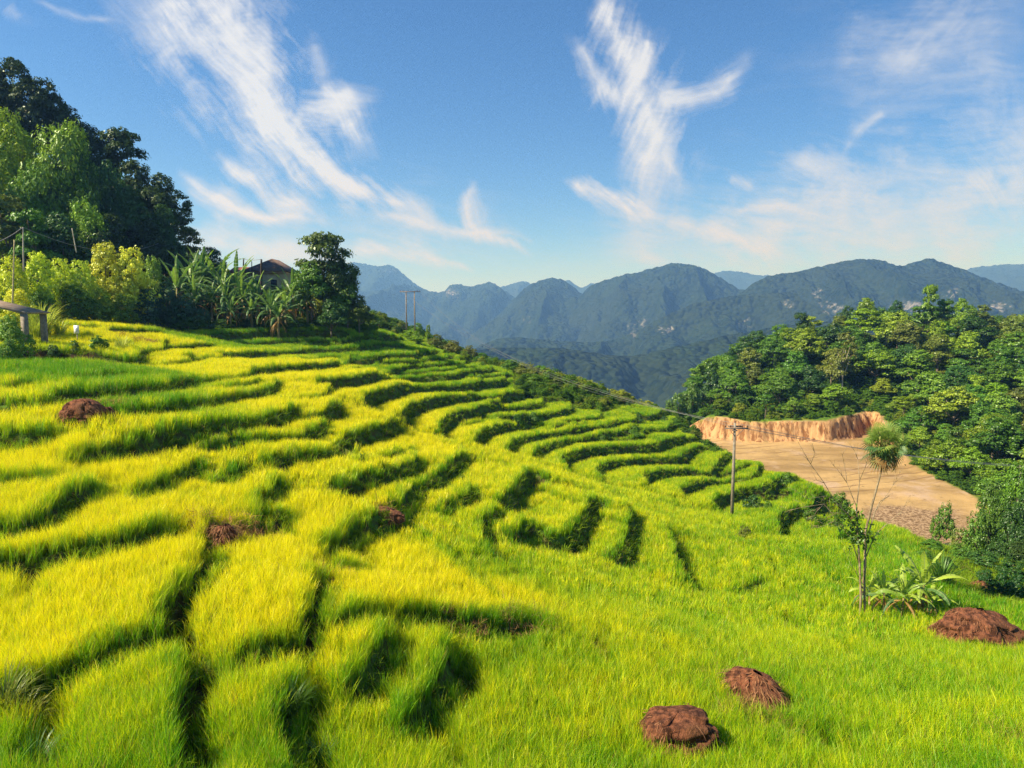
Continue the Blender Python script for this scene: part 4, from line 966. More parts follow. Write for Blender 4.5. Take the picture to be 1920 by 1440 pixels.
# -- tall tree beside the house and its companions
for (u, v, D, wpx, kd, col, lab) in [
 (605,446,97,135,'layer',(0.10,0.15,0.03),'tall layered tree standing right of the tiled house'),
 (630,474,99,105,'broad',(0.10,0.17,0.03),'loose leafy tree directly behind the tall layered one'),(582,488,96,95,'broad',(0.12,0.22,0.02),'middle storey of leaves left of the tall layered tree'),
 (632,488,98,90,'broad',(0.05,0.09,0.02),'leafy tree just right of the tall layered tree'),
 (650,528,98,90,'broad',MID,'green tree at the end of the grove, below the tall tree'),
 (672,552,97,62,'broad',(0.085,0.15,0.03),'large leaved pale green tree at the right end of the grove'),
 (620,560,94,80,'broad',DEEP,'shaded tree at the foot of the tall layered tree'),
 (560,540,98,70,'broad',DEEP,'small tree between the bananas and the tall tree')]:
    top_plant(u, v, D, 'broadleaf_tree', kd, wpx, col, lab, 'tree', 'trees beside the house')
# -- low hedge of shrubs between the grove and the top paddies
HL = ['leftmost','second','third','fourth','fifth','sixth','seventh','eighth','ninth','tenth','eleventh']
for k, (u, v, D, wpx) in enumerate([(352,592,80,70),(385,598,84,60),(420,596,88,60),(455,598,91,60),(490,597,92,60),(525,598,93,60),(560,596,94,60),(595,598,96,60),(635,596,99,70),(675,598,105,80),(712,600,112,70)]):
    top_plant(u, v, D, 'hedge_shrub', 'bush', wpx, (0.06,0.13,0.02), '%s dark shrub of the hedge under the banana grove, counted from the left' % HL[k], 'shrub', 'hedge under the banana grove', minh=1.2)
# -- scrub along the ridge on the skyline
RL = [(735,604,150,60,MID),(752,602,156,30,OLIVE),(785,604,156,30,FRESH),(803,606,152,16,FRESH),(770,618,140,60,FRESH),(820,625,146,40,OLIVE),(850,636,142,50,(0.15,0.17,0.02)),(880,645,138,40,(0.14,0.16,0.02)),(905,660,134,40,MID),(925,668,132,50,MID),
 (958,672,125,50,MID),(985,677,122,60,OLIVE),(1012,683,122,60,MID),(1042,688,122,50,DEEP),(1000,700,114,60,MID),(1040,706,114,60,OLIVE),(1070,712,116,60,MID),(1100,718,118,60,OLIVE),(1095,735,112,50,MID),(1130,730,116,50,DEEP),(1150,742,115,50,OLIVE),(1130,752,110,40,(0.16,0.17,0.03)),(1170,752,116,40,(0.2,0.18,0.04)),
 (1265,792,112,36,MID),(1285,802,108,40,DEEP),(1302,812,104,30,OLIVE)]
RW_ = ['round green','low olive','bright green','thin young','broad fresh green','olive','yellowish','dry yellow','small green','dense green','green','olive leaved','bushy green','dark','mid green','loose olive','leafy green','spreading olive','compact green','shaded dark','grey olive','straw tinged','rusty yellow','ridge end green','ridge end dark','ridge end olive']
for k, (u, v, D, wpx, col) in enumerate(RL):
    place_ = ('beside the two legged pole' if k < 5 else 'on the skyline right of the two legged pole' if k < 10 else 'in the thicket on the middle of the ridge' if k < 23 else 'above the left end of the clay cut')
    top_plant(u, v, D, 'ridge_shrub', 'bush', wpx, col, '%s shrub %s' % (RW_[k], place_), 'shrub', 'scrub along the terrace ridge', minh=1.3)
# little bushes on the banks between the terraces
for k, (u, v, r, col) in enumerate([(1178,762,1.2,DEEP),(1197,790,1.4,DEEP),(1245,790,1.0,DEEP),(1412,955,1.4,DEEP),(1395,1005,1.0,OLIVE),(1475,905,1.5,MID),(1520,972,1.3,MID),(1570,985,1.0,DEEP),(1575,955,1.8,MID),(1440,960,.9,MID),(1000,785,1.3,MID),(970,790,1.2,MID),(1130,825,1.1,MID),(1190,820,1.2,MID),(700,628,1.4,MID),(905,690,1.0,MID),(900,720,.8,MID),(140,665,.9,MID),(185,668,1.3,MID),(100,668,.9,DEEP),(865,895,.6,MID),(225,660,.9,MID)]):
    p = place(u, v, 0.3)
    plant('bank_shrub', 'bush', k, p, r*1.25, 1.0, random.uniform(0, 6), jit(col), ['small dark bush on a terrace bank, %s' % w_ for w_ in ['highest by the ridge thicket','below the topmost one on the right ridge','near the clay cut end','right of the lone utility pole','below the lone utility pole foot','under the last curved lips','in the lower right steps','beside the last step corner','by the bare tree tips','close right of the pole','in the middle steps','left middle step','on the long step','at its right end','near the hedge end','on the upper right steps','between upper steps','at the earth bank','largest at the earth bank','leftmost at the earth bank','in the fold under the grassy mound','right end of the earth bank']][k], 'bush', 'bushes on the terrace banks')
# -- the wooded hill on the right
HUES = [(MID,'mid green'),(FRESH,'fresh green'),(OLIVE,'olive'),(DEEP,'dark green'),((0.13,0.25,0.02),'leafy green'),((0.24,0.33,0.025),'yellow green')]
placed = []
def too_close(x, y, s): return any((x-a)**2+(y-b)**2 < (s*(0.5*(1+c)))**2 for a, b, c in placed)
SIL = [(1272,735,152,60,'broad'),(1300,715,156,60,'broad'),(1335,688,162,70,'broad'),(1370,668,168,70,'broad'),(1405,650,172,70,'broad'),(1450,628,178,80,'broad'),(1480,615,182,60,'tall'),(1507,588,186,50,'tall'),(1540,612,186,60,'broad'),
 (1575,590,190,60,'broad'),(1590,572,192,50,'broad'),(1625,558,196,56,'tall'),(1650,575,196,60,'broad'),(1682,562,194,52,'broad'),(1715,590,188,60,'broad'),(1745,540,182,44,'layer'),(1735,575,183,80,'layer'),(1770,565,184,60,'layer'),(1805,558,180,60,'broad'),(1845,572,182,60,'tall'),(1870,590,188,60,'broad'),(1905,588,192,70,'broad'),(1950,585,190,80,'broad'),
 (1700,600,172,90,'broad'),(1640,640,170,80,'broad'),(1760,600,170,70,'broad')]
for k, (u, v, D, wpx, kd) in enumerate(SIL):
    hue = HUES[[0,0,3,0,2,0,1,3,0,2,3,1,0,3,0,1,0,4,1,2,0,2,2,2,4,1][k]]
    r = top_plant(u, v, D, 'forest_tree', kd, wpx, hue[0], '%s tree on the skyline of the wooded hill, number %d from its left end' % (hue[1], k+1), 'tree', 'trees on the right hill', minh=7)
    r['label'] = '%s %s tree on the right hill skyline, %s' % (hue[1], {'tall':'slim','layer':'layered','broad':'round'}[kd],
        ['lowest at the left end','next above the lowest','third from the left end','fourth from the left end','fifth from the left end','left of the pointed one','just under the pointed one','pointed and standing clear','in the dip after the pointed one','climbing to the twin tops','left twin top','right twin top','right of the twin tops','dark and flat topped','in the gap before the tallest','tallest with a flat cap','under the flat cap','right shoulder of the tallest','domed right of the tallest','stepping down to the right','before the far right crest','near the right edge','at the right edge','below the gap','under the twin tops','below the domed one'][k])
    placed.append((r.location.x, r.location.y, 1.0))
# single pale trunk above the cut
r = top_plant(1585, 620, 158, 'forest_tree', 'palebark', 62, OLIVE, 'tree with a tall bare pale trunk above the clay cut', 'tree', 'trees on the right hill'); placed.append((r.location.x, r.location.y, 1.0))
rr = random.Random(5); cnt = 0
FR = []; FOR = {}
for i in range(9000):
    y = rr.uniform(80, 196); x = rr.uniform(24, 0.83*y)
    FR.append((x, y))
XY = np.array(FR); sdf_ = poly_sd(FLAT, XY[:, 0], XY[:, 1]); rsd = poly_sd(RICE, XY[:, 0], XY[:, 1]); gzv = bz(XY[:, 0], XY[:, 1])
for (x, y), s1, s2, g in zip(FR, sdf_, rsd, gzv):
    if s1 < 3.2 or s2 < 6: continue
    if y < 128 and x < 62+(128-y)*0.0 and s1 < 60 and x < 70: continue     # the slope between the paddies and the dig stays open
    if y > 120 and (x < 30+(y-150)*0.35 or x < .262*y): continue
    sp = 6.3 if y > 150 else 5.6 if y > 115 else 4.6
    if too_close(x, y, sp): continue
    # leave out what the nearer crowns would hide completely
    near_edge = s1 < 10 or s2 < 14
    h = rr.uniform(4, 6.5) if near_edge else rr.uniform(8.5, 12) if y > 120 else rr.uniform(6.5, 10)
    kd = rr.choice(['broad', 'broad', 'broad', 'tall', 'layer', 'bush' if near_edge else 'broad'])
    hue = HUES[rr.choice([0, 0, 1, 2, 3, 4, 4, 5] if x > 60 else [0, 0, 2, 2, 4, 1, 3])]
    if near_edge: hue = HUES[rr.choice([1, 4, 5, 0])]
    u = 960+x/y*FPX
    where = ('just above the clay cut' if (near_edge and y > 125) else 'beside the levelled ground' if near_edge else 'on the upper right hill' if y > 170 else 'halfway up the right hill' if y > 140 else 'low on the right hill')
    sz = 'low' if h < 7 else 'tall' if h > 10.5 else 'medium'
    shp = {'broad': 'round', 'tall': 'slim', 'layer': 'layered', 'bush': 'bushy'}[kd]
    fo = plant('forest_tree', kd, rr.randrange(9), (x, y, float(gz(x, y)[0])), h, rr.uniform(1.15, 1.5)*(1.25 if kd == 'tall' else 1), rr.uniform(0, 6.28), jit(hue[0], 0.25),
          '%s %s %s tree %s' % (sz, hue[1], shp, where), 'tree', 'trees on the right hill'); FOR.setdefault((sz, hue[1], shp, where), []).append((u, fo))
    placed.append((x, y, 1.0)); cnt += 1
    if cnt >= 268: break
ORD = ['leftmost', 'second from left', 'third from left', 'fourth from left', 'fifth from left', 'sixth from left', 'seventh from left', 'eighth from left', 'ninth from left', 'tenth from left', 'eleventh from left', 'twelfth from left']
NUM = ['one', 'two', 'three', 'four', 'five', 'six', 'seven', 'eight', 'nine', 'ten', 'eleven', 'twelve']
for key, lst in FOR.items():
    lst.sort(key=lambda t: t[0])
    for k, (u, o) in enumerate(lst):
        if len(lst) == 1: o['label'] = '%s %s %s tree %s, the only such' % key
        else: o['label'] = '%s of %s %s %s %s trees %s' % (ORD[min(k, 11)], NUM[min(len(lst)-1, 11)], *key)
print('forest trees', cnt, max(len(v) for v in FOR.values()))
# -- thicket on the lower right edge
for k, (u, v, D, wpx, kd, col, lab) in enumerate([
 (1862,895,62,80,'finebush',(0.10,0.2,0.02),'dark bamboo like thicket at the right edge beside the rubble'),(1912,860,66,90,'finebush',(0.14,0.27,0.02),'tall green thicket at the right edge under the wires'),
 (1900,940,56,80,'finebush',DEEP,'darkest shrub of the right edge thicket'),(1945,900,58,120,'finebush',DEEP,'dark thicket just outside the right edge'),
 (1835,950,60,60,'bush',MID,'green shrub at the right end of the rubble slope'),(1775,935,74,50,'bush',MID,'low shrub in the middle of the rubble edge'),(1800,985,62,60,'bush',OLIVE,'reddish olive shrub below the rubble'),
 (1750,1020,50,60,'bush',MID,'leafy shrub at the top of the right grass slope'),(1800,1020,48,60,'bush',MID,'second leafy shrub on the right grass slope'),(1845,1030,46,80,'bush',DEEP,'shaded shrub above the bean rows'),(1900,1045,43,80,'bush',DEEP,'dark shrub above the bean rows at the edge'),
 (1735,1050,46,40,'bush',MID,'small shrub behind the near banana clump'),(1775,1045,44,40,'bush',DEEP,'dark little shrub behind the near banana clump'),(1640,975,60,50,'bush',MID,'bright shrub where paddies meet the rubble'),(1600,965,62,40,'bush',FRESH,'fresh green shrub left of the palm trunk'),(1690,990,58,60,'bush',MID,'low creeping shrub under the rubble'),
 (1960,1000,48,120,'finebush',DARK,'dark mass outside the right edge')]):
    top_plant(u, v, D, 'shrub', kd, wpx, col, lab, 'shrub', 'thicket at the lower right', minh=0.9)
for k, (u, v, D) in enumerate([(1850,1062,39),(1880,1068,38.5),(1910,1075,38),(1865,1085,36.5),(1895,1090,36),(1930,1095,36)]):
    top_plant(u, v, D, 'bean_row', 'bush', 44, (0.03,0.10,0.015), ['first','second','third','fourth','fifth','sixth'][k]+' leafy crop clump in the plot at the right edge', 'plant', 'leafy crop at the right edge', minh=0.9)
# ---------------------------------------------------------------- banana plants
def banana_leaf_mat(name, c1, c2):
    m, nt, out = new_mat(name); L = nt.links.new
    v = N(nt, 'ShaderNodeAttribute', attribute_name='tint').outputs['Fac']; s = N(nt, 'ShaderNodeAttribute', attribute_name='rib').outputs['Fac']
    c = mixc(nt, v, c1, c2); c = mixc(nt, ramp(nt, s, 0.75, 1.0), c, (0.30, 0.36, 0.10))
    d = N(nt, 'ShaderNodeBsdfPrincipled'); d.inputs['Roughness'].default_value = 0.45; d.inputs['Specular IOR Level'].default_value = 0.4; L(c, d.inputs['Base Color'])
    t = N(nt, 'ShaderNodeBsdfTranslucent'); L(c, t.inputs[0])
    a = N(nt, 'ShaderNodeMixShader'); a.inputs[0].default_value = 0.35; L(d.outputs[0], a.inputs[1]); L(t.outputs[0], a.inputs[2]); L(a.outputs[0], out.inputs[0]); return m
M_BAN = banana_leaf_mat('banana_leaf', (0.08, 0.20, 0.03), (0.24, 0.40, 0.04))
M_BAN_DARK = banana_leaf_mat('banana_leaf_dark', (0.06, 0.15, 0.05), (0.14, 0.26, 0.06))  # darker, bluer green for lower banana leaves and palm fronds
M_BAN_DRY = banana_leaf_mat('banana_leaf_dry', (0.28, 0.12, 0.03), (0.42, 0.25, 0.08))
M_BANSTEM = rough_mat('banana_stem', (0.16, 0.12, 0.05), (0.30, 0.26, 0.10), 5, 0.4, stretch=(1, 1, 0.2))
def frond(rng, az, elev, length, width, bend, n=11, torn=True):
    """one arching leaf: strips either side of the midrib, torn across"""
    V = []; F = []; R = []; d = Vector((math.cos(az), math.sin(az), 0)); s = Vector((-math.sin(az), math.cos(az), 0))
    p = Vector((0, 0, 0)); ang = elev; pts = []
    for i in range(n+1):
        pts.append((p.copy(), ang)); ang -= bend/n*(0.5+1.3*i/n); p = p+(d*math.cos(ang)+Vector((0, 0, math.sin(ang))))*(length/n)
    roll = rng.uniform(-.5, .5)
    for i in range(n):
        (a, aa), (b, ab) = pts[i], pts[i+1]; t0, t1 = i/n, (i+1)/n
        def w(t): return 0.0 if t < 0.10 else width*0.5*math.sin(min(1, (t-0.08)/0.93)**0.8*math.pi)**0.55
        if torn: t1e = t1-0.012
        for sg in (-1, 1):
            dr = (0.30+rng.uniform(-.15, .35)*torn)
            up = Vector((-math.sin(aa)*d.x, -math.sin(aa)*d.y, math.cos(aa)))
            o0 = s*sg*w(t0+0.01)*math.cos(dr)+up*(-w(t0)*math.sin(dr)+sg*roll*w(t0)); o1 = s*sg*w(t1)*math.cos(dr)+up*(-w(t1)*math.sin(dr)+sg*roll*w(t1))
            k = len(V); ee = a.lerp(b, 0.93 if torn else 1.0)
            V += [a, ee, ee+o1*0.98+(b-a)*0.25, a+o0+(b-a)*0.25]; R += [1, 1, 0, 0]; F.append((k, k+1, k+2, k+3) if sg > 0 else (k+3, k+2, k+1, k))
    return V, F, R
def banana_parts(seed, H, nl, Ln, Wd, dry=3, sh=.32):
    """stem, and each leaf as its own mesh"""
    rng = random.Random(seed); mb = MB(); lean = rng.uniform(-.05, .05)*H
    mb.tube([(0, 0, -0.2), (lean*0.3, 0, H*0.3), (lean*0.7, 0, H*0.65), (lean, 0, H)], [H*0.052, H*0.045, H*0.036, H*0.022], 8)
    stem = mb.mesh('stem', M_BANSTEM, True); leaves = []
    for i in range(nl+dry):
        old = i >= nl; az = i*2.4+rng.uniform(-.4, .4); t = i/max(1, nl-1)
        el = rng.uniform(-0.5, 0.1) if old else math.radians(86-60*t+rng.uniform(-8, 8)); bd = rng.uniform(1.0, 1.6) if old else 0.5+1.35*t+rng.uniform(-.2, .3)
        V, F, R = frond(rng, az, el, Ln*rng.uniform(0.75, 1.1)*(0.75 if old else 1), Wd*rng.uniform(0.8, 1.15)*(0.5 if old else 1), bd)
        V = [(v.x+lean, v.y, v.z+H*(0.97-0.12*t*(not old)-0.15*old)) for v in V]
        me = make_mesh('leaf', np.array(V), np.array(F), M_BAN_DRY if old else (M_BAN_DARK if t > sh else M_BAN), False, {'tint': np.full(len(V), rng.random()), 'rib': R})
        leaves.append(me)
    return stem, leaves
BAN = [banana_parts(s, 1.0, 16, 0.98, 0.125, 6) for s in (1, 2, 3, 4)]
def banana(loc, h, k, rz, label, group, leafmesh=BAN):
    r = empty('banana_plant', loc, rz); r.scale = (h, h, h); st, lv = leafmesh[k % len(leafmesh)]
    add_obj('stem', st, r)
    for m_ in lv: add_obj('leaf', m_, r)
    tag(r, label, 'banana plant', group)
BL = [(330,482,88,'bright leaved banana plant at the left end of the grove'),(352,475,92,'tall banana plant second from the left in the grove'),(375,470,94,'banana plant third from the left with arching leaves'),(398,462,95,'tallest banana plant with upright feathery leaves'),(415,486,92,'banana plant right of the tallest one'),(440,482,94,'leaning banana plant left of the dark post'),
 (362,520,88,'low banana plant in front of the left grove'),(395,520,90,'drooping banana plant below the tallest one'),(425,520,90,'drooping banana plant in the middle of the grove'),(455,518,92,'banana plant under the left end of the roof'),(478,514,93,'fresh leaved banana plant under the red roof'),(505,534,90,'banana plant in front of the cream wall'),(533,532,92,'banana plant right of the cream wall middle'),(550,508,95,'bright upright leaved banana plant below the roof corner'),(575,524,96,'banana plant nearest the tall layered tree'),(520,556,89,'small banana plant in the front row, right'),(470,548,90,'small banana plant in the front row, centre'),(430,552,88,'small banana plant in the front row, left')]
for k, (u, v, D, lab) in enumerate(BL):
    p = at_px(u, v, D); g = float(gz(p.x, p.y)[0]); h = max(2.2, (p.z-g)/1.78)
    banana((p.x, p.y, g), h, k, random.uniform(0, 6.28), lab, 'banana grove left of the house')
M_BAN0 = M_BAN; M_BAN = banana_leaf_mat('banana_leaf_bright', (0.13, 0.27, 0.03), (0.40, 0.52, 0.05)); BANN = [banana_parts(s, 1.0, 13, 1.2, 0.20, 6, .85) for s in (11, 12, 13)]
for k, (u, v, h, lab) in enumerate([(1628,1150,1.15,'small banana plant left in the clump at the bare tree foot'),(1655,1160,1.25,'banana plant with spotted lower leaves, second in the near clump'),(1690,1168,1.35,'banana plant with rust red dry leaves in the near clump'),(1728,1160,1.7,'largest banana plant of the near clump with upright paddle leaf'),(1745,1165,1.0,'low banana plant by the brown mound'),(1905,1048,1.5,'lone pale banana plant at the right edge')]):
    p = place(u, v); banana(p, h, k, 1.3*k, lab, 'near banana plants', BANN)
# ---------------------------------------------------------------- bare tree and fan palm
M_TWIG = rough_mat('bare_bark', (0.16, 0.11, 0.06), (0.36, 0.28, 0.17), 10, 0.4, stretch=(1, 1, 0.3))
def bare_tree():
    b = place(1617, 1165); D = b.y; r = empty('bare_tree', b)
    def P(u, v, dd=0.0): return at_px(u, v, D+dd)-b
    main = [[(1612,1175,0),(1614,1120,0),(1612,1060,0),(1608,1000,0),(1606,950,.2),(1612,900,.5),(1608,860,.6)],
            [(1622,1178,0),(1621,1110,.1),(1621,1050,.2),(1626,1010,.3),(1640,960,.6),(1650,940,.8),(1668,930,1.0)]]
    rad = [[.065,.055,.05,.04,.03,.02,.01],[.06,.052,.045,.036,.03,.02,.01]]
    for m_, rd in zip(main, rad):
        mb = MB(); mb.tube([P(*q) for q in m_], rd, 7); mb.build('trunk', M_TWIG, r, True)
    BR = [[(1612,1060,0),(1596,1010,.2),(1570,975,.3),(1545,945,.3),(1500,952,.2),(1470,960,.1)],
          [(1608,1000,0),(1590,965,-.2),(1562,935,-.4),(1545,905,-.4),(1520,870,-.4),(1500,835,-.3),(1492,820,-.3)],
          [(1545,905,-.4),(1530,900,-.6),(1510,908,-.6)],[(1520,870,-.4),(1528,850,-.5),(1524,838,-.5)],[(1562,935,-.4),(1550,930,-.8),(1515,935,-1),(1500,925,-1)],
          [(1606,950,.2),(1588,905,.4),(1583,870,.5),(1578,845,.5)],[(1588,905,.4),(1570,880,.6),(1562,872,.6)],
          [(1612,1085,0),(1598,1062,-.1),(1586,1040,-.1)],[(1621,1050,.2),(1640,1005,.3),(1660,985,.5),(1690,960,.6),(1700,940,.6)],
          [(1640,960,.6),(1665,925,.9),(1680,900,1),(1688,885,1)],[(1612,900,.5),(1625,870,.3),(1628,850,.3)],[(1545,945,.3),(1530,960,.4),(1516,990,.4)],
          [(1570,975,.3),(1548,985,.5),(1530,990,.5)],[(1608,860,.6),(1600,840,.6)],[(1590,965,-.2),(1570,962,-.5),(1540,975,-.7),(1520,972,-.7)]]
    rng = random.Random(3)
    for q in BR:
        mb = MB(); n = len(q); th = 0.026 if n > 4 else 0.014; pts = [P(*z) for z in q]
        mb.tube(pts, [th*(1-0.8*i/(n-1)) for i in range(n)], 5)
        for i in range(1, n):                            # twigs
            for k in range(3):
                a = pts[i-1].lerp(pts[i], rng.random()); d = (pts[i]-pts[i-1]).normalized()+Vector((rng.uniform(-.9, .9), rng.uniform(-.9, .9), rng.uniform(-.3, .9)))
                e = a+d*rng.uniform(.15, .42); mb.tube([a, a.lerp(e, .5)+Vector((0, 0, .03)), e, e+Vector((rng.uniform(-.1, .1), 0, -0.10))], [.008, .006, .004, .003], 4)
        mb.build('branch', M_TWIG, r, True)
    # a creeper's leaves wound round the fork
    rg = np.random.default_rng(4); c = np.array([P(u, v) for u, v in [(1606,985),(1612,1000),(1600,1010),(1580,968),(1625,1010),(1596,960)]])
    k = rg.integers(0, len(c), 420); Q = c[k]+rg.normal(size=(420, 3))*[.26, .22, .2]
    o = add_obj('creeper', leaves_mesh('creeper', Q, rg.normal(size=(420, 3))+[0, 0, .6], 0.22, rg, .45, .6), r); o.color = (0.10, 0.19, 0.02, 1)
    tag(r, 'leafless forked tree standing before the dug clay ground', 'tree')
bare_tree()
def fan_palm():
    b = place(1632, 1150)+Vector((0, 0.9, 0)); D = b.y; b.z = float(gz(b.x, b.y)[0]); r = empty('fan_palm', b)
    def P(u, v): return at_px(u, v, D)-b
    mb = MB(); mb.tube([Vector((0, 0, -.2)), P(1622, 1060), P(1622, 1000), P(1634, 950), P(1645, 910), P(1656, 868), P(1660, 835)], [.075, .065, .06, .055, .05, .045, .04], 8)
    mb.build('trunk', M_TWIG, r, True); rng = random.Random(8); top = P(1660, 832)
    for i in range(64):
        old = i >= 30; az = i*2.399+rng.uniform(-.2, .2)
        el = 1.35-2.75*(i/63)+rng.uniform(-.35, .35)
        st = rng.uniform(.30, .75); d = Vector((math.cos(az)*math.cos(el), math.sin(az)*math.cos(el), math.sin(el))); hub = top+d*st+Vector((0, 0, -0.12*old))
        s = d.cross(Vector((0, 0, 1))).normalized(); n_ = s.cross(d).normalized(); ro = rng.uniform(-1.3, 1.3); s = (s*math.cos(ro)+n_*math.sin(ro)).normalized(); V = []; F = []; R = []
        V += [top, top+s*0.02, hub+s*0.02, hub]; F.append((0, 1, 2, 3)); R += [1]*4
        nf = 15; fl = rng.uniform(.38, .78)
        for j in range(nf):
            a = (j/(nf-1)-.5)*3.4; e = (d*math.cos(a)+s*math.sin(a)); q = s*math.cos(a)-d*math.sin(a); dr = Vector((0, 0, -1))*(0.5 if old else 0.22)*fl
            m1 = hub+e*fl*.55+dr*.2; m2 = hub+e*fl+dr*rng.uniform(.7, 1.2); w = .028; k = len(V)
            V += [hub, m1+q*w, m2, m1-q*w]; F.append((k, k+1, k+2, k+3)); R += [0]*4
        me = make_mesh('frond', np.array([tuple(v) for v in V]), np.array(F), M_BAN_DRY if i >= 50 else M_BAN_DARK if old else M_PALM, False, {'tint': np.full(len(V), rng.random()), 'rib': R})
        add_obj('frond', me, r)
    rg = np.random.default_rng(9); Q = np.array(top)+np.array([0, 0, -.12])+rg.normal(size=(420, 3))*[.30, .30, .40]
    o = add_obj('dead_frond_skirt', leaves_mesh('dead_frond_skirt', Q, rg.normal(size=(420, 3))+[0, 0, .3], .34, rg, .16, 1.6), r); o.color = (0.22, 0.24, 0.05, 1)
    tag(r, 'fan palm with a shaggy round head on a thin leaning trunk', 'palm')
M_PALM = banana_leaf_mat('palm_leaf', (0.16, 0.28, 0.04), (0.30, 0.40, 0.07))
fan_palm()
# ---------------------------------------------------------------- poles and wires
M_CONC = rough_mat('weathered_concrete', (0.18, 0.15, 0.11), (0.29, 0.25, 0.19), 5, 0.3)
M_STEEL = rough_mat('rusted_steel', (0.13, 0.10, 0.08), (0.24, 0.19, 0.15), 12, 0.2, rough=0.6)
M_CERAM = rough_mat('insulator_glaze', (0.16, 0.08, 0.05), (0.22, 0.12, 0.08), 8, 0.0, rough=0.3)
M_WIRE = rough_mat('wire_metal', (0.16, 0.16, 0.16), (0.26, 0.26, 0.25), 8, 0.0, rough=0.5)
M_DARKW = rough_mat('dark_timber', (0.03, 0.025, 0.02), (0.08, 0.06, 0.045), 8, 0.3, stretch=(1, 1, 0.2))
def insulator(r, p, h=0.22):
    mb = MB(); p = Vector(p)
    mb.tube([p, p+Vector((0, 0, h*.3)), p+Vector((0, 0, h*.32)), p+Vector((0, 0, h*.55)), p+Vector((0, 0, h*.57)), p+Vector((0, 0, h*.8)), p+Vector((0, 0, h))], [.02, .02, .055, .05, .06, .045, .02], 8)
    mb.build('insulator', M_CERAM, r, True)
def lone_pole():
    b = place(1372, 978); top = at_px(1378, 793, b.y); H = top.z-b.z; r = empty('utility_pole', b)
    mb = MB(); dx = top.x-b.x; mb.tube([(0, 0, -.5), (dx*.5, 0, H*.5), (dx, 0, H)], [.15, .125, .095], 12); mb.build('pole', M_CONC, r, True)
    for k, (zz, w_) in enumerate([(H-.42, 1.9), (H-.30, 1.2)]):
        mb = MB(); mb.box((dx+.1, -.16 if k == 0 else .16, zz), (w_, .09, .11)); mb.build('crossarm', M_STEEL, r)
    for sg in (-1, 1):
        mb = MB(); mb.tube([(dx+sg*.62+.1, -.22, H-.44), (dx, -.15, H-1.15)], .022, 5); mb.build('brace', M_STEEL, r)
    tips = []
    for x_ in (-.82, -.40, .55, .98):
        insulator(r, (dx+x_, -.16, H-.365)); tips.append(b+Vector((dx+x_, -.16, H-.14)))
    insulator(r, (dx, 0, H-.01)); mb = MB(); mb.box((dx, -.01, H-.62), (.34, .40, .06)); mb.build('clamp', M_STEEL, r)
    tag(r, 'lone concrete utility pole with crossarm standing in the rice', 'utility pole'); return tips
TIPS = lone_pole()
def h_frame():
    b = at_px(770, 604, 153); b.z = float(gz(b.x, b.y)[0]); r = empty('double_pole', b); zt = at_px(770, 546, 153).z-b.z; tips = []
    for sg in (-1, 1):
        mb = MB(); mb.tube([(sg*.93, 0, -.6), (sg*.93, 0, zt+.05)], [.17, .12], 10); mb.build('pole', M_CONC, r, True)
    mb = MB(); mb.box((0, -.14, zt-.12), (4.6, .10, .16)); mb.build('crossarm', M_STEEL, r)
    mb = MB(); mb.box((0, .14, zt-.12), (4.4, .10, .16)); mb.build('crossarm', M_STEEL, r)
    for x_ in (-2.15, -1.6, 1.6, 2.15): insulator(r, (x_, -.14, zt-.035), .32); tips.append(b+Vector((x_, -.14, zt+.25)))
    tag(r, 'two legged power pole on the skyline ridge', 'power pole'); return tips
HT = h_frame()
def right_pole():
    p = at_px(1914, 872, 74); g = float(gz(p.x, p.y)[0]); r = empty('utility_pole', (p.x, p.y, g)); H = p.z-g; tips = []
    mb = MB(); mb.tube([(0, 0, -.4), (0, 0, H)], [.16, .11], 10); mb.build('pole', M_CONC, r, True)
    mb = MB(); mb.box((0, -.15, H-.3), (1.8, .09, .10), rz=-.9); mb.build('crossarm', M_STEEL, r)
    for t in (-.75, -.3, .3, .75): tips.append(Vector((p.x+t*math.cos(-.9), p.y-.15+t*math.sin(-.9), g+H-.05))); insulator(r, (t*math.cos(-.9), -.15+t*math.sin(-.9), H-.25), .18)
    tag(r, 'concrete pole rising from the thicket at the right edge', 'utility pole'); return tips
RT = right_pole()
def wire(a, b, sag, rad, label, group):
    mid = (a+b)/2; mb = MB(); pts = []
    for i in range(25):
        t = i/24; q = a.lerp(b, t); q.z -= sag*4*t*(1-t); pts.append(q-mid)
    mb.tube(pts, rad, 5); o = mb.build('power_line', M_WIRE, None, True); o.location = mid; tag(o, label, 'wire', group)
for k, (a, b) in enumerate(zip(TIPS, RT)):
    wire(a, b, .5+.06*k, .014, ['nearest','second','third','farthest'][k]+' wire from the lone pole past the palm to the right edge', 'wires to the right edge pole')
for k, (a, b) in enumerate(zip(TIPS, HT)):
    wire(a, b, 3.0+.6*k, .008, ['lowest','second lowest','second highest','highest'][k]+' wire from the two legged pole down to the lone pole', 'wires over the ridge')
